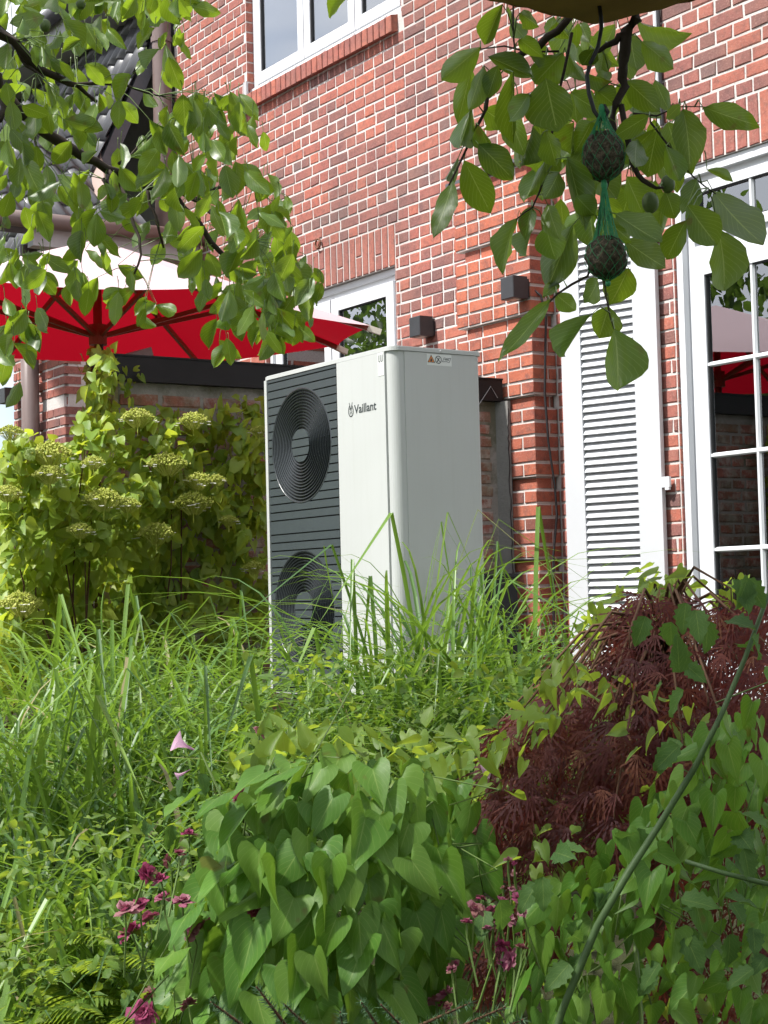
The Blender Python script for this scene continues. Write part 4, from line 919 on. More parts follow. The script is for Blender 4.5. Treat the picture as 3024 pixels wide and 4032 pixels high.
BPS = np.array([pp for pts_, rad_ in br for pp in [np.asarray(a_)*(1-t_)+np.asarray(b_)*t_ for a_, b_ in zip(pts_[:-1], pts_[1:]) for t_ in (0, .33, .66)]])
q = MB()
for M in big+left:
    b_ = M[:3, 3]; dv = BPS-b_; j_ = np.argmin((dv**2).sum(1)); tv = dv[j_]; tl = np.linalg.norm(tv); e_ = b_+tv if .005 < tl < .20 else b_+np.array([rnd(-.01, .01), rnd(-.01, .01), .035])
    q.tube([b_, b_+(e_-b_)*.5+[0, 0, .012], e_], [.0009, .0012, .0016], 4, random.random(), cap=False)
q.build('leaf_stalks', M_STEM, tree, kind='stuff')
wm = [l.mesh('leaf', M_WALNUT) for l in walnut]
for M in big+left[:300-nR]: inst('leaf', random.choice(wm), Matrix(M.tolist()), tree)
joined('foliage', walnut, left[300-nR:], M_WALNUT, tree)
# the crown above and left of the frame that shades the foreground
Ms = []
for c, rad, k in (((-3.6, -1.2, 3.3), (1.3, 1.0, .7), 170), ((-2.6, -.4, 3.3), (1.2, 1.0, .6), 200), ((-5.2, -1.6, 3.6), (1.0, .8, .7), 80), ((-2.2, .6, 2.75), (1.1, 1.0, .5), 1100)):
    for _ in range(k):
        p = nrm(rv3())*random.random()**.4*np.array(rad)+np.array(c); x, y = proj(p)
        if p@FW > .3 and -250 < x < 3270 and y > -250: continue
        Ms.append(leafM(p, DN+rv3(.5), rv3(), rnd(.10, .16), rnd(.055, .075)))
joined('crown', walnut, Ms, M_WALNUT, tree)
for (x, y, r_, D) in ((1120, 930, 40, 2.95), (1200, 845, 34, 2.98), (375, 420, 27, 2.95)):
    q = MB(); c = Q(x, y, D); rr = r_*S3/FPX*D; q.ball(c, (rr, rr, rr*1.25), 12, 9); q.build('walnut', M_NUT, tree, smooth=True)
for (x, y, r_, D) in ((262, 148, 33, 4.5), (1265, 890, 30, 4.9), (470, 22, 30, 4.5)):
    q = MB(); c = at(x*S1, y*S1, D); rr = r_*S1/FPX*D; q.ball(c, (rr, rr, rr*1.15), 12, 9); q.build('walnut', M_NUT, tree, smooth=True)

# ------------------------------------------------------------------ bird feeder and fat balls
ZB = 1.0
fc = [onZ(2346, 97, ZB), onZ(2010, 20, ZB)]; c0 = fc[0]; e1 = nrm(fc[1]-c0); e1[2] = 0; e1 = nrm(e1); c2 = onZ(2722, 4, ZB); e2 = nrm(np.array([c2[0]-c0[0], c2[1]-c0[1], 0]))
s1, s2 = .34, .34; M_OLDWOOD = plain('weathered_wood', (.36, .22, .11), .85, .2, var=.4, scale=12, bump=.4)
feeder = thing('bird_feeder', 'rough wooden bird feeder floor hanging at the top edge', 'bird feeder', tuple(c0+e1*s1/2+e2*s2/2))
corn = [c0, c0+e2*s2, c0+e1*s1+e2*s2, c0+e1*s1]; q = MB(); ring = []
for i in range(4):
    for t in np.linspace(0, 1, 14)[:-1]: ring.append(corn[i]+(corn[(i+1) % 4]-corn[i])*t+np.array([rnd(-.003, .003), rnd(-.003, .003), rnd(-.002, .002)]))
k = len(ring); q.add([p for p in ring]+[p+[0, 0, .022] for p in ring], [tuple(range(k)), tuple(range(k, 2*k))[::-1]]+[(i, (i+1) % k, (i+1) % k+k, i+k) for i in range(k)]); q.build('floor', M_OLDWOOD, feeder)
mid_ = sum(corn)/4
for p in corn:
    q = MB(); w = p+(mid_-p)*.12; q.tube([w+[0, 0, .0225], w+[0, 0, .24]], .009, 8); q.build('post', M_OLDWOOD, feeder)
q = MB(); rp = [mid_+(p-mid_)*1.25+[0, 0, .24] for p in corn]; q.add(rp+[mid_+[0, 0, .38]]+[p+[0, 0, .012] for p in rp]+[mid_+[0, 0, .394]], [(0,4,1),(1,4,2),(2,4,3),(3,4,0),(5,6,9),(6,7,9),(7,8,9),(8,5,9),(0,1,6,5),(1,2,7,6),(2,3,8,7),(3,0,5,8)]); q.build('roof', M_OLDWOOD, feeder)
q = MB(); q.tube([mid_+[0, 0, .39], mid_+[.02, .02, .9]], .003, 5); q.build('hanging_wire', M_CABLE, feeder)
DB = 2.80
q = MB(); q.tube([Q(885, 25, DB), Q(893, 80, DB), Q(895, 130, DB), Q(880, 215, DB), Q(845, 290, DB), Q(828, 350, DB), Q(838, 430, DB), Q(862, 510, DB), Q(888, 547, DB), Q(915, 545, DB), Q(925, 515, DB), Q(905, 482, DB)], .0038, 7)
tag(q.build('wire_hook', M_CABLE, smooth=True), 'dark bent wire hook under the wooden feeder floor', 'hook')
def fatmat():
    t = NT('bird_fat'); n = t.noise(120, 4, .75); c = t.ramp(n, [(.3, (.012, .010, .008)), (.5, (.09, .07, .045)), (.72, (.26, .21, .14)), (.9, (.42, .36, .27))]); return t.end(t.pbr(c, .7, .3, 0, t.bump(n, 1.0, .02)).outputs[0])
M_FAT = fatmat(); M_NET = plain('green_net', (.03, .26, .10), .5, .4)
def fatball(cx, cy, rx, ry, topx, topy, botx, boty, label, neck):
    c = Q(cx, cy, DB); k_ = S3/FPX*DB; R1, R2 = rx*k_, ry*k_; t = thing('fat_ball', label, 'fat ball', tuple(c-[0, 0, R2]), 'fat balls in green nets')
    q = MB(); q.ball(c, (R1*.97, R1*.97, R2*.97), 22, 16, wob=.09); q.build('fat', M_FAT, t, smooth=True)
    q = MB(); T = Q(topx, topy, DB); B = Q(botx, boty, DB); prof_ = []
    zs = np.linspace(0, 1, 15)
    ax = [(T, .003)]
    for s in (.15, .4, .7, 1): ax.append((T+(c+[0, 0, R2*.72]-T)*s, .004+(R1*.72*neck-.004)*s**1.4))
    for a in np.linspace(.75, math.pi-.35, 9): ax.append((c+[0, 0, R2*math.cos(a)*1.01], R1*math.sin(a)*1.015))
    ax.append((B+[0, 0, .004], .004)); ax.append((B, .003))
    nS = 11
    for sgn in (1, -1):
        for j in range(nS):
            pts = [p+np.array([math.cos(2*math.pi*j/nS+sgn*i*.19)*r_, math.sin(2*math.pi*j/nS+sgn*i*.19)*r_, 0]) for i, (p, r_) in enumerate(ax)]; q.tube(pts, .0005, 3, cap=False)
    for j in range(34):
        a_ = rnd(0, 6.28); tw = rnd(-.6, .6); q.tube([pp+np.array([math.cos(a_+tw*i), math.sin(a_+tw*i), 0])*r_*rnd(.75, 1.0) for i, (pp, r_) in enumerate(ax[:5])], .0006, 3, cap=False)
    q.build('net', M_NET, t)
    q = MB(); q.ball(T, (.006, .006, .009), 8, 6); q.build('knot', M_NET, t); q = MB(); q.ball(B, (.005, .005, .006), 8, 6); q.build('knot', M_NET, t)
fatball(905, 715, 100, 118, 897, 500, 906, 832, 'upper dark fat ball in a green net on the hook', .95)
fatball(918, 1180, 100, 102, 908, 850, 925, 1300, 'lower dark fat ball in a green net, hanging below the other', .85)

# ------------------------------------------------------------------ climbing hydrangea on the garden wall
hyd = thing('climbing_hydrangea', 'climbing hydrangea with yellow-green flower heads against the garden wall', 'shrub', (-7.9, 3.4, -.66))
HP = [(0, 1740), (90, 1700), (200, 1730), (280, 1710), (340, 1600), (350, 1480), (370, 1400), (420, 1350), (470, 1370), (450, 1480), (430, 1600), (480, 1620), (560, 1630), (640, 1600), (700, 1640), (800, 1620), (880, 1590), (960, 1560), (1055, 1580), (1062, 2150), (1000, 2050), (960, 2200), (900, 2050), (840, 1980), (720, 1960), (680, 2130), (560, 2180), (420, 2220), (250, 2200), (160, 2280), (100, 2330), (170, 2440), (120, 2480), (0, 2500)]
heads = [(310, 730, 240), (820, 515, 190), (1150, 530, 165), (1000, 790, 220), (620, 1000, 220), (760, 1030, 150), (1150, 1020, 220), (930, 1200, 210), (130, 1620, 240), (50, 960, 160), (1290, 880, 110), (480, 1180, 150), (1510, 1400, 130), (1540, 590, 110), (1180, 890, 170), (300, 850, 180), (70, 600, 150), (1360, 1120, 110), (560, 780, 130)]
Ms = []; n = 0
def hyD(x, y):
    # the plant lies against the wall on the right and bulges towards the viewer further left and down
    b = 8.3+.0011*(x-300) if x < 560 else 8.6+.0010*(x-560); return b-.35*math.exp(-((y-2000)/260)**2)*math.exp(-((x-420)/420)**2)
while n < 1250:
    x, y = sample(HP)
    if y > 2050 and random.random() < .3: continue
    D = hyD(x, y)+rnd(-.12, .10)+.12*math.sin(x*.021)*math.sin(y*.017); p = at(x, y, D)
    if p[0] < XL+.05 and p[1] > YL0-.05: p = onX(x, y, XL+rnd(.08, .14))
    L = rnd(.052, .10); d = DN*rnd(.2, 1)+nrm([1, -.8, 0])*rnd(-.2, 1)+rv3(.45); Ms.append(leafM(p, d, np.array([.25, -.75, .9])+rv3(.42), L, L*rnd(.72, .9))); n += 1
for _ in range(1500):                      # darker inner and lower leaves hanging in front of the wall
    x, y = rnd(0, 1050), rnd(1900, 2620)
    if x > 700 and random.random() < .5: continue
    p = at(x, y, hyD(x, y)+rnd(.18, .45))
    if p[0] < XL+.04 and p[1] > YL0: p = onX(x, y, XL+rnd(.04, .12))
    L = rnd(.06, .11); Ms.append(leafM(p, DN+rv3(.4), np.array([.7, -.5, .4])+rv3(.4), L, L*.85))
for _ in range(700):                      # leaves behind, beside the wall end
    x, y = rnd(-120, 420), rnd(1760, 2750); p = at(x, y, rnd(8.6, 9.7))
    if p[0] < XL+.04 and p[1] > YL0-.03: continue
    L = rnd(.07, .12); Ms.append(leafM(p, DN+rv3(.5), np.array([.7, -.5, .4])+rv3(.5), L, L*.85))
for _ in range(170):                      # vine on the plastered wall end and over the coping
    x, y = random.gauss(385, 32), rnd(1370, 1760)
    p = onY(x, y, YL0-rnd(.03, .16)); L = rnd(.04, .075); Ms.append(leafM(p, DN*rnd(.1, 1)+rv3(.5), np.array([.2, -1, .5])+rv3(.4), L, L*.85))
for _ in range(16):
    x, y = random.gauss(510, 28), random.gauss(1505, 30); p = onX(x, y, XL+.07); L = rnd(.03, .06); Ms.append(leafM(p, DN+rv3(.6), np.array([1, -.3, .4])+rv3(.3), L, L*.7))
scatter('leaf', ovate+hearts[:2], Ms, M_HYD, hyd, 300)
M_FLO = leaf_mat('flower_head', [(0, (.34, .40, .06)), (.6, (.48, .52, .10)), (1, (.58, .58, .18))], (.7, .75, .12), .3, .6, .2); M_WHITEP = leaf_mat('white_floret', [(0, (.75, .75, .66)), (1, (.8, .8, .72))], (.8, .8, .7), .3, .6, .2)
def flowerhead(c, R0):
    q = MB(); n = 340
    base = c+np.array([0, 0, -R0*.75])
    for i in range(n):
        a = i*2.39996; rr = math.sqrt((i+.5)/n); p = c+np.array([math.cos(a)*rr*R0, math.sin(a)*rr*R0, (1-rr*rr)*R0*.55])+rv3(R0*.06); s = R0*rnd(.05, .09)
        q.add([p+rv3(s*.3)+np.array(v)*s for v in ((1, 0, 0), (-.5, .87, 0), (-.5, -.87, 0), (0, 0, 1), (0, 0, -.8))], [(0,1,3),(1,2,3),(2,0,3),(1,0,4),(2,1,4),(0,2,4)], random.random())
        if i % 4 == 0: q.tube([base+(p-base)*.25, p], R0*.012, 3, random.random(), cap=False)
    q.tube([base+[0, 0, -.02], base, c], .0025, 5)
    h = q.build('flower_head', M_FLO, hyd)
    q = MB()
    for i in range(random.randint(5, 9)):
        a = rnd(0, 6.28); p = c+np.array([math.cos(a), math.sin(a), rnd(-.3, .1)])*R0*rnd(.9, 1.2)
        for k_ in range(4):
            b = k_*1.57+a; u = np.array([math.cos(b), math.sin(b), .2])*.011; v = np.array([-math.sin(b), math.cos(b), .3])*.007; q.add([p, p+u*.6+v, p+u*1.3, p+u*.6-v], [(0, 1, 2, 3)], random.random())
    q.build('sterile_floret', M_WHITEP, hyd, h, kind='stuff')
for (x, y, w) in heads:
    x, y = x*.663, 1300+y*.663; D = hyD(x, y)-.24; p = at(x, y+10, D)
    if p[0] < XL+.26 and p[1] > YL0: p = onX(x, y, XL+.22); D = math.hypot(p[0], p[1])
    flowerhead(p-nrm([FW[0], FW[1], 0])*.02, w*.52*.663/FPX*D)
q = MB()
for _ in range(10):
    x = rnd(20, 1000); p0 = at(x+rnd(-60, 60), 2620, hyD(x, 2300)+.35); p0[2] = -.68; p1 = at(x, rnd(1750, 2250), hyD(x, 2000)+.12)
    if p1[0] < XL+.03 and p1[1] > YL0: p1 = onX(x, 2000, XL+.05)
    q.tube([p0, p0+(p1-p0)*.4+rv3(.06), p0+(p1-p0)*.75+rv3(.05), p1], [.008, .006, .004, .0025], 5, random.random())
for _ in range(5):
    x = 380+rnd(-20, 20); q.tube([onY(x, 2400, YL0-.04), onY(x+rnd(-15, 15), 2000, YL0-.05), onY(x+rnd(-12, 12), 1650, YL0-.05), onY(x+rnd(-10, 10), 1400, YL0-.04)], [.012, .009, .007, .003], 6)
q.build('stems', M_BROWNSTEM, hyd, smooth=True, kind='stuff')

# ------------------------------------------------------------------ sedge and grass round the heat pump
def blade(b, pts, w, r):
    pts = [np.asarray(p, float) for p in pts]; n = len(pts); L = []; Rr = []
    sdv = None
    for i in range(n):
        d = nrm(pts[min(n-1, i+1)]-pts[max(0, i-1)]); s = np.cross(d, [0, 0, 1]); s = nrm(s) if np.linalg.norm(s) > .05 else (sdv if sdv is not None else RT)
        if sdv is not None and s@sdv < 0: s = -s
        sdv = s; ww = w*(.75+.25*min(1, i/n*4))*(1-(i/(n-1))**2.2)+.0004; L.append(pts[i]-s*ww/2+[0, 0, ww*.22]); Rr.append(pts[i]+s*ww/2+[0, 0, ww*.22])
    vs = []
    for i in range(n): vs += [L[i], pts[i], Rr[i]]
    fs = []
    for i in range(n-1):
        for j in (0, 1): fs.append((3*i+j, 3*i+j+1, 3*i+j+4, 3*i+j+3))
    b.add(vs, fs, r)
def arch(b, root, az, h, reach, w, kink=False, n=9):
    d = np.array([math.cos(az), math.sin(az), 0]); pts = []
    sw = rnd(-.08, .08); pe = np.array([-d[1], d[0], 0])
    if kink:
        k = rnd(.55, .8); top = root+d*reach*.25+[0, 0, h]
        for i in range(5): t = i/4; pts.append(root+(top-root)*t+d*(-.03*math.sin(t*3.1)))
        for i in range(1, 5): t = i/4; pts.append(top+d*reach*.5*t+np.array([0, 0, -h*k*.7*t]))
    else:
        for i in range(n):
            t = i/(n-1); pts.append(root+d*reach*(t**1.7)+pe*sw*t*t+np.array([0, 0, h*(1.55*t-.62*t**2.6*(1+reach/h*.25))]))
    blade(b, pts, w, r=random.random())
q = MB()
clumps = [(130, 6.2, .60, 110), (330, 6.9, .62, 150), (520, 6.6, .66, 130), (760, 6.7, .60, 120), (940, 6.6, .44, 90), (1180, 6.2, .36, 80), (1400, 6.1, .64, 120), (1650, 6.2, .86, 170), (1850, 6.3, .84, 160), (2050, 6.5, .66, 110), (2180, 6.6, .62, 70), (60, 5.2, .62, 130), (250, 5.0, .66, 140), (430, 5.4, .62, 130), (620, 5.6, .55, 100), (20, 4.3, .6, 90), (180, 4.2, .6, 80), (330, 3.9, .55, 60), (60, 3.8, .5, 70), (480, 4.4, .55, 60), (560, 4.9, .6, 70), (740, 5.0, .5, 70), (1500, 5.6, .46, 90), (1800, 5.5, .46, 90), (1150, 5.5, .46, 80), (330, 4.3, .5, 60), (900, 5.6, .5, 80), (1980, 5.6, .42, 50), (1300, 5.8, .42, 110), (1600, 5.8, .46, 110), (1750, 5.2, .36, 80), (1400, 5.2, .36, 90), (1050, 5.1, .40, 90), (1900, 5.9, .5, 90), (2100, 5.8, .46, 60), (120, 3.6, .5, 80), (320, 3.55, .45, 60), (500, 3.8, .45, 60), (20, 3.4, .5, 60), (420, 3.5, .42, 60), (150, 3.3, .5, 70), (300, 3.25, .45, 60), (40, 3.15, .5, 60), (450, 3.3, .4, 40), (200, 3.9, .5, 70), (420, 4.1, .5, 70), (620, 4.2, .45, 60), (80, 4.6, .55, 80), (300, 4.7, .5, 80)]
for (x, D, h, k) in clumps:
    c = at(x, 2600, D); c = np.array([c[0], c[1], 0])
    for _ in range(int(k*.6)):
        p = c+np.array([random.gauss(0, .14), random.gauss(0, .14), 0]); p[2] = ground_z(p[0], p[1])-.02
        arch(q, p, rnd(0, 6.28), h*rnd(.5, 1.2), h*rnd(.4, 1.6), rnd(.010, .022), random.random() < .10)
def hand(pts, D, w):                      # single long blades that stand out before the pump
    P_ = [at(p[0]*1.8228, p[1]*1.8228, D+.03*i) for i, p in enumerate(pts)]
    if len(pts) == 3:
        P_ = [P_[0]*(1-t)**2+P_[1]*2*t*(1-t)+P_[2]*t*t for t in np.linspace(0, 1, 9)]
    blade(q, P_, w, random.random())
for pts, w in (([(900, 1480), (915, 1260), (953, 1128)], .011), ([(953, 1128), (965, 1210), (985, 1330)], .008), ([(905, 1420), (945, 1290), (975, 1180)], .009), ([(860, 1480), (830, 1230), (700, 1180)], .008), ([(700, 1180), (705, 1220), (720, 1300)], .007), ([(1010, 1480), (1040, 1260), (1072, 1190)], .009), ([(1072, 1190), (1070, 1260), (1050, 1340)], .007), ([(950, 1470), (960, 1200), (1040, 1320)], .009), ([(1225, 1420), (1200, 1300), (1180, 1165)], .011), ([(1230, 1330), (1210, 1270), (1175, 1200)], .007), ([(720, 1400), (760, 1230), (870, 1270)], .007), ([(640, 1450), (690, 1250), (730, 1230)], .007), ([(600, 1440), (640, 1310), (720, 1265)], .008), ([(420, 1420), (480, 1370), (580, 1395)], .006), ([(560, 1420), (580, 1270), (660, 1285)], .006), ([(800, 1480), (700, 1300), (610, 1330)], .007), ([(760, 1500), (720, 1400), (650, 1250)], .010), ([(1160, 1450), (1120, 1290), (1060, 1320)], .008), ([(240, 1500), (200, 1300), (235, 1250)], .008), ([(330, 1480), (290, 1420), (330, 1380)], .008), ([(260, 1520), (250, 1440), (230, 1330)], .007)):
    hand(pts, rnd(6.0, 6.4), w)
tag(q.build('tall_grass', M_GRASS), 'tall arching green sedge and grass in front of the heat pump', 'grass', kind='stuff')

# low leafy weeds and ground cover
Ms = []
for _ in range(2600):
    x = rnd(-300, 2300); D = rnd(3.2, 6.9); p = at(x, 3000, D); gz = ground_z(p[0], p[1]); hh = .12+.28*(random.random()**1.3)*(1.0 if D > 4.6 else 1.6)
    if D < 4.4 and 700 < x < 2300: hh *= .5
    if D < 4.7 and x < 700 and random.random() < .85: continue
    p = np.array([p[0], p[1], gz+hh*rnd(.2, 1)]); L = rnd(.022, .055)
    Ms.append(leafM(p, np.array([rnd(-1, 1), rnd(-1, 1), rnd(-.4, .5)]), np.array([0, 0, 1])+rv3(.45), L, L*rnd(.45, .8)))
for _ in range(620):                     # bright young leaves among the grass in the middle
    x, y = rnd(950, 2100), rnd(2560, 3150); p = at(x, y, rnd(4.9, 5.9)); L = rnd(.02, .05)
    if p[2] < ground_z(p[0], p[1]): continue
    Ms.append(leafM(p, np.array([rnd(-1, 1), rnd(-1, 1), rnd(-.6, .3)]), np.array([.2, -.3, 1])+rv3(.5), L, L*rnd(.5, .85)))
for _ in range(420):
    x, y = rnd(0, 800), rnd(3200, 4080); p = at(x, y, rnd(3.3, 4.0)); L = rnd(.014, .034); Ms.append(leafM(p, np.array([rnd(-1, 1), rnd(-1, 1), rnd(-.6, .3)]), np.array([.2, -.3, 1])+rv3(.5), L, L*rnd(.4, .8)))
tag(joined('low_weeds', ovate+lance+hearts[:1], Ms, M_WEED), 'low bright green weeds covering the ground between the shrubs', 'weeds', kind='stuff')
# ferns at the lower left
def fern(root, az, L, k=17):
    d = np.array([math.cos(az), math.sin(az), 0]); out = []
    for i in range(k):
        t = (i+1)/k; p = root+d*L*t*.8+np.array([0, 0, L*(.75*t-.55*t*t)]); pl = L*.20*math.sin(math.pi*(.12+.86*t))+.004
        for s in (-1, 1):
            sdv = np.array([-d[1], d[0], 0])*s+d*.35+np.array([0, 0, -.15]); out.append(leafM(p, sdv, np.array([0, 0, 1])+rv3(.12), pl, pl*.30))
    return out
for i, (x, y, D) in enumerate(((110, 3480, 3.9), (330, 3560, 3.8), (60, 3740, 3.6), (420, 3740, 3.55), (250, 3880, 3.5))):
    c = at(x, y, D); gz = ground_z(c[0], c[1]); root = np.array([c[0], c[1], c[2]-.18]); Ms = []
    for k in range(6): Ms += fern(root, rnd(0, 6.28), rnd(.20, .36), 20)
    t = thing('fern', ['fern highest on the left beside the grass', 'fern left of the faded pink roses', 'fern at the left picture edge low down', 'fern just below the faded pink roses', 'lowest fern near the bottom left'][i], 'fern', (c[0], c[1], gz), 'ferns at the lower left')
    joined('fronds', lance, Ms, M_WEED, t)
    q = MB(); q.tube([np.array([c[0], c[1], gz]), root], .006, 5); q.build('stalk', M_STEM, t)

# ------------------------------------------------------------------ Japanese maple at the right
mc = at(2620, 2900, 4.0); mg = ground_z(mc[0], mc[1])
maple = thing('japanese_maple', 'weeping Japanese maple with dark red finely cut leaves', 'tree', (mc[0], mc[1], mg))
MPo = [(2480, 2330), (2640, 2290), (2780, 2380), (3060, 2330), (3060, 2900), (3000, 3200), (2500, 3450), (2300, 3700), (2100, 3800), (1900, 3900), (1830, 3850), (1870, 3700), (2000, 3560), (2060, 3400), (1910, 3350), (1880, 3200), (1920, 3050), (1900, 2930), (1960, 2850), (2080, 2760), (2200, 2640), (2330, 2580), (2300, 2480)]
Ms = []; tips = []
for _ in range(1350):
    x, y = sample(MPo)
    if y > 3350 and x > 2200 and random.random() < .85: continue
    D = 3.55+.00025*(2600-x)*.3+.55*max(0, (3000-y)/900)+rnd(-.18, .35); p = at(x, y, D); L = rnd(.065, .11)
    d = DN*.9-rh*rnd(.0, 1.0)-fh*.25+rv3(.3); Ms.append(leafM(p, d, -fh*.7+np.array([0, 0, .7])-rh*.2+rv3(.45), L, L)); tips.append(p)
for _ in range(190):
    x, y = sample([(2600, 3350), (3080, 3100), (3080, 4120), (2500, 4120)]); p = at(x, y, rnd(3.35, 3.75)); L = rnd(.065, .11); Ms.append(leafM(p, DN*.9-rh*rnd(-.4, .8)+rv3(.3), -fh*.7+np.array([0, 0, .7])+rv3(.45), L, L))
scatter('leaf', laces, Ms, M_MAPLE, maple, 300)
q = MB(); hub = np.array([mc[0], mc[1], 0])+np.array([0, 0, at(2750, 2560, 4.0)[2]])
q.tube([np.array([mc[0], mc[1], mg-.05]), np.array([mc[0], mc[1], mg+.4])+rv3(.03), hub+[0, 0, -.25], hub], [.045, .04, .035, .028], 9); q.build('trunk', M_BROWNSTEM, maple, smooth=True)
q = MB()
for i in range(0, len(tips), 26):
    e = tips[i]; m_ = hub+(e-hub)*.5+np.array([0, 0, .14]); q.tube([hub, hub+(m_-hub)*.6+[0, 0, .03], m_, e+[0, 0, .03], e], [.007, .005, .0035, .0022, .0012], 5)
q.build('branches', M_BROWNSTEM, maple, smooth=True, kind='stuff')

# ------------------------------------------------------------------ rose bush under the bindweed, with faded flowers
rc_ = at(1250, 3500, 3.5); rose = thing('rose_bush', 'overgrown rose bush with faded deep pink flowers', 'shrub', (rc_[0], rc_[1], ground_z(rc_[0], rc_[1])))
def roseflower(c, R0):
    q = MB(); up = nrm(np.array([0, 0, 1])+rv3(.7)-np.asarray(fh)*.4); r_ = random.random()
    for i in range(20):
        a = i*2.4; t = (i+1)/20; ax = nrm(np.cross(up, rv3())); d = nrm(up*(1.2-1.3*t)+ax*(.25+t)); n = nrm(up-d*.3+rv3(.2)); s = np.cross(d, n); L = R0*(.55+.5*t); W = R0*.42
        q.add([c, c+d*L*.5-s*W+n*W*.2, c+d*L*.95-s*W*.6+rv3(R0*.08), c+d*L*1.05+s*W*.5+rv3(R0*.08), c+d*L*.5+s*W+n*W*.2], [(0, 1, 2, 3, 4)], (r_+rnd(-.12, .12)) % 1)
    q.tube([c, c-up*R0*.6+[0, 0, -.02], c-up*R0+[rnd(-.03, .03), rnd(-.03, .03), -.10]], .0022, 4, m=1)
    q.build('flower', [M_ROSE, M_STEM], rose, smooth=False)
RF = [(635, 1040, 40), (700, 1065, 30), (545, 1205, 45), (612, 1175, 28), (650, 1240, 40), (715, 1150, 32), (795, 1165, 38), (575, 1300, 52), (620, 1650, 50), (657, 1562, 28), (672, 1640, 28), (820, 1612, 30), (965, 830, 34), (1050, 700, 40), (1190, 1320, 50), (1165, 1445, 26), (890, 1268, 30), (842, 1300, 34), (730, 985, 24), (780, 955, 26), (1110, 1195, 30), (825, 870, 28), (1330, 1220, 36)]
for (x, y, r_) in RF: roseflower(at(x*.904, 2500+y*.904, rnd(3.2, 3.4)), r_*1.15/FPX*3.4)
RF2 = [(400, 1395, 40), (470, 1405, 34), (590, 1350, 40), (520, 1362, 26), (450, 1530, 42), (520, 1545, 34), (560, 1610, 46), (640, 1475, 32), (550, 1440, 34), (285, 1760, 48), (235, 1790, 44), (600, 1560, 28), (315, 1645, 36), (480, 1470, 34), (660, 1440, 24), (420, 1350, 28), (545, 1180, 18), (570, 1240, 16)]
for (x, y, r_) in RF2+[(x+rnd(-60, 60), y+rnd(-60, 60), r_*.7) for x, y, r_ in RF2]: roseflower(at(1500+x*.9186, 2300+y*.9186, rnd(3.02, 3.3)), r_*.95/FPX*3.2)
q = MB()
for _ in range(26):
    x, y = rnd(560, 1900), rnd(2950, 4000); e = at(x, y, rnd(3.4, 3.7)); b = np.array([rc_[0]+rnd(-.2, .2), rc_[1]+rnd(-.2, .2), ground_z(rc_[0], rc_[1])]); q.tube([b, b+(e-b)*.5+[0, 0, .15], e], [.006, .005, .002], 5, random.random())
q.build('canes', M_STEM, rose, smooth=True, kind='stuff')
Ms = []
for _ in range(220):
    x, y = sample([(600, 3050), (1500, 2950), (1900, 3300), (1950, 4100), (500, 4100), (560, 3500)]); p = at(x, y, rnd(3.45, 3.75)); L = rnd(.035, .06); Ms.append(leafM(p, DN*.5+rv3(.6), -fh*.5+np.array([0, 0, .7])+rv3(.4), L, L*.6))
joined('foliage', serrated, Ms, M_ROSELF, rose)

# ------------------------------------------------------------------ bindweed mound in the middle foreground
bc = at(1350, 3600, 3.3); bind = thing('bindweed', 'mound of bindweed with big heart-shaped leaves in the foreground', 'vine', (bc[0], bc[1], ground_z(bc[0], bc[1])))
BP = [(950, 3160), (1180, 3050), (1430, 3050), (1680, 3080), (1830, 3180), (1900, 3320), (1890, 3480), (1840, 3680), (1780, 3850), (1760, 4100), (640, 4100), (660, 3760), (770, 3560), (830, 3380), (870, 3220)]
pts = []; Ms = []; tries = 0
while len(pts) < 190 and tries < 9000:
    tries += 1; x, y = sample(BP)
    if all((x-a)**2+((y-b)*.9)**2 > 56**2 for a, b in pts): pts.append((x, y))
for x, y in pts:
    u = (x-1300)/600; v = (y-3040)/1000; D = 3.12+.34*u*u+.42*max(0, .42-v)+rnd(-.08, .10); p = at(x, y-70, D)
    out = -fh*(.9-.2*abs(u))+rh*u*.7+np.array([0, 0, .55 if v > .2 else 1.1]); d = DN*(1.0 if v > .12 else .45)+rh*(u*.45-.1+rnd(-.5, .5))-fh*.22+rv3(.08)
    L = rnd(.065, .118)*(1 if v > .15 else .85); Ms.append(leafM(p, d+rv3(.16), out+rv3(.42), L, L*rnd(.70, .92)))
# long leaves reaching out to the left
for (a, b, c, d_, w) in ((1180, 1100, 590, 1400, 60), (1270, 580, 1010, 700, 50), (980, 690, 790, 800, 70), (1250, 640, 1090, 850, 60), (1070, 770, 840, 1050, 110), (1080, 960, 900, 1100, 120), (1010, 1010, 700, 1290, 80), (830, 1200, 680, 1390, 110), (1130, 930, 990, 1400, 90), (1150, 600, 840, 770, 60), (820, 720, 660, 810, 50), (760, 1380, 640, 1490, 60)):
    B = at(a*.904, 2500+b*.904, 3.2); T = at(c*.904, 2500+d_*.904, 3.05); dv = T-B; L = min(np.linalg.norm(dv), .125); Ms.append(leafM(B, dv, np.array([0, 0, 1])-fh*.6-rh*.5+rv3(.15), L, L*.5))
scatter('leaf', hearts, Ms, M_BIND, bind, 300)
Ms = []
for _ in range(260):
    x, y = rnd(900, 2000), rnd(2860, 3200)
    if x > 1500 and random.random() < .3: continue
    p = at(x, y, rnd(3.5, 4.3)); L = rnd(.035, .075); Ms.append(leafM(p, DN*.3+rv3(.6), np.array([0, 0, 1])-fh*.4+rv3(.4), L, L*.65))
joined('young_leaves', hearts+lance, Ms, M_BINDY, bind)
q = MB()
for _ in range(40):
    x, y = random.choice(pts); p = at(x, y-70, 3.3); q.tube([p, p+[rnd(-.08, .08), rnd(-.08, .08), rnd(-.1, .05)], p+rv3(.1)+fh*.15], .0016, 4)
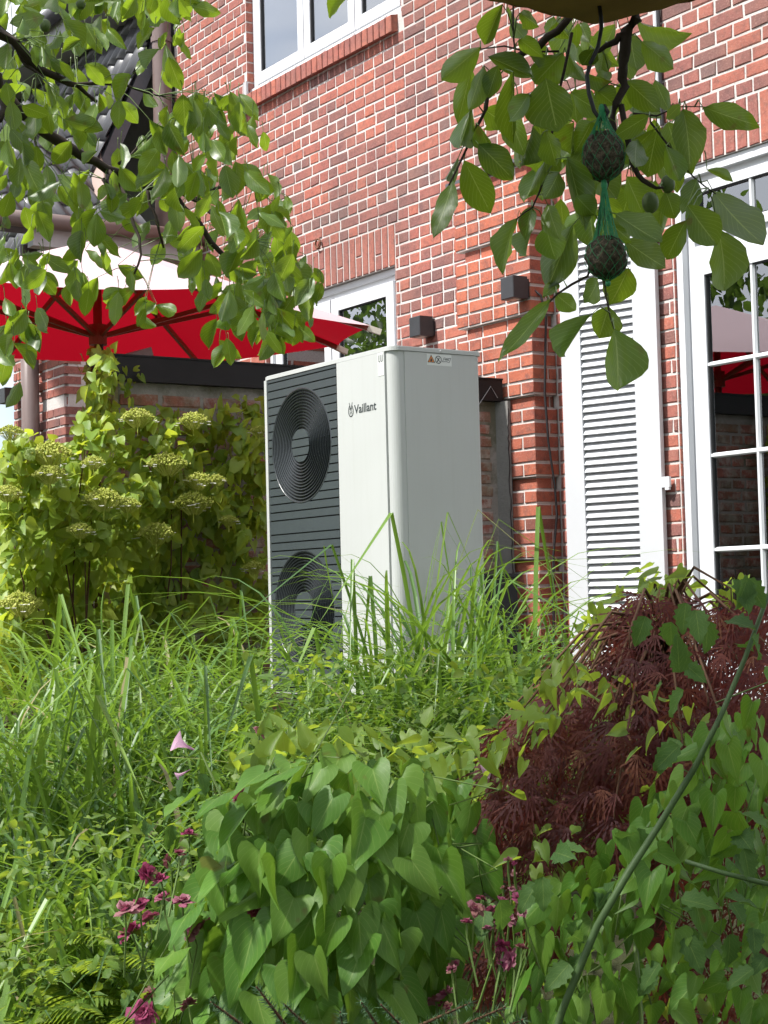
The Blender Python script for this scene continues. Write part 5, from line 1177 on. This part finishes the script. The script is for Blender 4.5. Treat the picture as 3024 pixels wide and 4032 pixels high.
q.tube([np.array([bc[0], bc[1], ground_z(bc[0], bc[1])]), bc+[0, 0, -.2], bc+fh*.1], .006, 5); q.build('stems', M_STEM, bind, smooth=True, kind='stuff')
def trumpet(c, ax, L, R0):
    q = MB(); ax = nrm(ax); a = nrm(np.cross(ax, [.2, .3, 1])); b = np.cross(ax, a); vs = []; n = 15
    for t, r_ in ((0, .08), (.4, .14), (.75, .4), (1, 1)):
        for j in range(n): an = 2*math.pi*j/n; rr = R0*r_*(1+(.08*math.cos(5*an) if t == 1 else 0)); vs.append(c+ax*L*t+(a*math.cos(an)+b*math.sin(an))*rr)
    q.add(vs, [(i*n+j, i*n+(j+1) % n, (i+1)*n+(j+1) % n, (i+1)*n+j) for i in range(3) for j in range(n)], random.random()); return q.build('flower', M_PINK, bind, smooth=True)
trumpet(at(845*.904, 2500+500*.904, 3.6), at(780*.904, 2500+470*.904, 3.595)-at(845*.904, 2500+500*.904, 3.6), .045, .024)
trumpet(at(830*.904, 2500+585*.904, 3.6), at(770*.904, 2500+620*.904, 3.6)-at(830*.904, 2500+585*.904, 3.6), .034, .011)
trumpet(at(1985, 3000, 3.5), at(1915, 3040, 3.49)-at(1985, 3000, 3.5), .048, .018)
roseflower(at(1130*.904, 2500+425*.904, 3.9), .018)

# ------------------------------------------------------------------ bindweed climbing over the maple, thorny cane
b2 = at(2500, 3700, 3.2); bind2 = thing('bindweed', 'bindweed climbing over the red maple at the right', 'vine', (b2[0], b2[1], ground_z(b2[0], b2[1])))
BQ = [(2110, 3560), (2330, 3420), (2520, 3220), (2680, 3000), (2830, 2800), (3060, 2680), (3060, 3600), (3060, 4080), (2020, 4080), (1980, 3850)]
pts = []; Ms = []; tries = 0
while len(pts) < 205 and tries < 9000:
    tries += 1; x, y = sample(BQ)
    if x > 2600 and y > 3500 and random.random() < .55: continue
    if all((x-a)**2+((y-b)*.9)**2 > 37**2 for a, b in pts): pts.append((x, y))
for x, y in pts:
    p = at(x, y-40, 3.15+rnd(-.12, .22)+.1*max(0, (3200-y)/600)); L = rnd(.038, .080); Ms.append(leafM(p, DN+rh*rnd(-.7, .45)+rv3(.3), -fh*.8+np.array([0, 0, .6])+rv3(.5), L, L*rnd(.6, .85)))
scatter('leaf', hearts, Ms, M_BIND, bind2, 300)
Ms = []
for cx, cy, sx, sy, k in ((2480, 2420, 140, 60, 34), (2620, 2300, 120, 50, 26), (2350, 2480, 60, 60, 16), (2250, 2700, 140, 60, 24), (2150, 2820, 90, 60, 16), (2880, 2330, 80, 60, 14), (2480, 3000, 260, 260, 12), (2300, 3400, 180, 100, 18), (2100, 3500, 100, 150, 22), (2700, 3000, 200, 300, 16), (2650, 3900, 250, 120, 14), (1980, 2980, 70, 140, 26)):
    for _ in range(k):
        p = at(random.gauss(cx, sx*.6), random.gauss(cy, sy*.6), rnd(3.3, 3.7) if cy > 2600 else rnd(3.9, 4.3)); L = rnd(.03, .065); Ms.append(leafM(p, DN*.5-rh*.3+rv3(.5), np.array([0, 0, .9])-fh*.5+rv3(.4), L, L*.62))
joined('young_leaves', hearts, Ms, M_BINDY, bind2)
q = MB()
for _ in range(36):
    x, y = random.choice(pts); p = at(x, y-40, 3.25); q.tube([p, p+[rnd(-.06, .06), rnd(-.06, .06), rnd(-.16, .02)], p+rv3(.1)+[0, 0, -.12]], .0014, 4)
q.tube([np.array([b2[0], b2[1], ground_z(b2[0], b2[1])]), b2+[.02, 0, -.3], b2], .005, 5); q.build('stems', M_STEM, bind2, smooth=True, kind='stuff')
q8 = lambda x, y, D: at(x*1.8228, y*1.8228, D)
cane = thing('rose_cane', 'thick green thorny rose cane crossing the right side diagonally', 'plant', tuple(np.array([*q8(1150, 2300, 3.0)[:2], ground_z(*q8(1150, 2300, 3.0)[:2])])))
cp_ = [q8(1120, 2500, 3.0), q8(1215, 2180, 3.0), q8(1290, 2000, 3.0), q8(1360, 1880, 3.02), q8(1425, 1780, 3.05), q8(1500, 1660, 3.05), q8(1560, 1540, 3.05), q8(1610, 1420, 3.1), q8(1665, 1270, 3.1)]; q = MB()
q.tube([np.array([cp_[0][0], cp_[0][1], ground_z(cp_[0][0], cp_[0][1])])]+cp_, [.0075]+[.007]*4+[.0062, .0058, .005, .0045, .004], 9); q.build('cane', M_CANE, cane, smooth=True)
q = MB(); q.tube([q8(1480, 1860, 3.0), q8(1560, 1885, 3.0), q8(1680, 1915, 3.0)], [.004, .0045, .005], 8); q.build('side_cane', M_CANE, cane, smooth=True)
Ms = []
for (x, y) in ((1310, 1980), (1370, 1800), (1250, 2080), (1150, 1900), (1050, 1960), (1200, 1830), (1450, 1480), (1490, 1430), (1550, 1330), (1600, 1260), (1640, 1230), (1480, 1960), (1560, 1960), (1600, 2020), (1500, 2040), (1580, 1780), (1600, 1850), (1400, 2100), (1220, 2040), (1640, 2080), (1480, 1300), (1420, 1340), (1620, 1380), (1440, 1600)):
    for k in range(2):
        p = q8(x+rnd(-30, 30), y+rnd(-25, 25), rnd(2.95, 3.15)); L = rnd(.05, .075); Ms.append(leafM(p, DN*.6+rv3(.55), np.array([0, 0, .8])-fh*.6+rv3(.3), L, L*.62))
scatter('leaf', serrated, Ms, M_ROSELF, cane, 300)

# ------------------------------------------------------------------ spruce tips at the lower edge
M_NEED = leaf_mat('spruce_needle', [(0, (.05, .11, .05)), (1, (.09, .17, .075))], (.1, .2, .06), .2, .5, .4)
sp_ = at(1500, 4200, 2.7); spr = thing('spruce', 'blue-green spruce twigs along the bottom edge', 'conifer', (sp_[0], sp_[1], ground_z(sp_[0], sp_[1])))
q = MB(); wood = MB(); wood.tube([np.array([sp_[0], sp_[1], ground_z(sp_[0], sp_[1])]), sp_+[0, 0, -.2], sp_+[0, 0, -.06]], [.02, .015, .008], 6)
for (x0, y0, x1, y1) in ((1150, 4110, 1010, 3930), (1250, 4120, 1120, 4000), (1350, 4130, 1340, 4030), (1620, 4120, 1500, 4000), (1750, 4110, 1990, 4010), (1650, 4080, 1850, 3995), (1500, 4100, 1420, 3985), (1000, 4110, 830, 3990), (1900, 4120, 2060, 4060)):
    a_, b_ = at(x0, y0-40, 2.7), at(x1, y1-45, 2.6); wood.tube([sp_+[0, 0, -.06], a_, b_], [.005, .0035, .0015], 5); d = b_-a_; L = np.linalg.norm(d); dn = d/L
    for i in range(170):
        t = random.random(); p = a_+d*t; v = nrm(dn*.7+nrm(np.cross(dn, rv3()))); w = nrm(np.cross(v, rv3()))*.0011; e = p+v*rnd(.011, .018); q.add([p-w, p+w, e], [(0, 1, 2)], random.random())
wood.build('twigs', M_BROWNSTEM, spr, smooth=True, kind='stuff'); q.build('needles', M_NEED, spr, kind='stuff')

# ------------------------------------------------------------------ trees round the garden (behind the viewer, mirrored in the glass; far left; unseen dense pair at right added to cut skylight on the pump side)
M_FAR = leaf_mat('garden_tree_leaf', [(0, (.03, .065, .012)), (.6, (.05, .095, .018)), (1, (.08, .13, .03))], (.18, .30, .04), .35, .5, .3)
def gtree(base, h, rad, k, label):
    b = np.array([base[0], base[1], ground_z(*base)]); t = thing('garden_tree', label, 'tree', tuple(b), 'trees round the garden'); q = MB(); q.tube([b, b+[.1, 0, h*.4], b+[0, .2, h*.85]], [.22, .16, .04], 8)
    for i in range(6):
        a = i*1.05+rnd(-.3, .3); s = b+[0, 0, h*rnd(.3, .6)]; q.tube([s, s+np.array([math.cos(a)*rad*.4, math.sin(a)*rad*.4, h*.12]), s+np.array([math.cos(a)*rad*.8, math.sin(a)*rad*.8, h*.2])], [.07, .05, .02], 6)
    q.build('trunk', M_BARK, t, smooth=True); Ms = []; cl = [b+np.array([rnd(-1, 1)*rad*.7, rnd(-1, 1)*rad*.7, h*rnd(.35, .95)]) for _ in range(16)]
    for _ in range(k):
        c = random.choice(cl); p = c+nrm(rv3())*random.random()**.5*rad*.5; L = rnd(.14, .26); Ms.append(leafM(p, DN+rv3(.6), rv3(), L, L*.6))
    joined('crown', ovate, Ms, M_FAR, t)
for i, (bx, by, h, r_, k, lab) in enumerate(((-20.5, -1.6, 5.6, 2.6, 1500, 'leafy tree mirrored in the small window glass'), (-15.5, -4.2, 6.0, 2.4, 1400, 'leafy tree mirrored above the parasol in the terrace door'), (-27, -4, 7.0, 3.0, 1500, 'taller tree behind the one mirrored in the small window'), (-3, -9, 7.5, 2.8, 1300, 'garden tree standing behind the viewer'), (3.0, -1.5, 7.5, 3.0, 2600, 'unseen tree added right of the viewer to block sky light'), (1.8, 4.6, 7.0, 2.8, 3000, 'unseen tree added near the right house end to darken the heat pump side'), (-24, 6.5, 6.0, 2.6, 1500, 'green tree beyond the far left brick corner'), (-22, 1.5, 3.2, 2.2, 1300, 'low green tree behind the hydrangea at the left edge'))):
    gtree((bx, by), h, r_, k, lab)
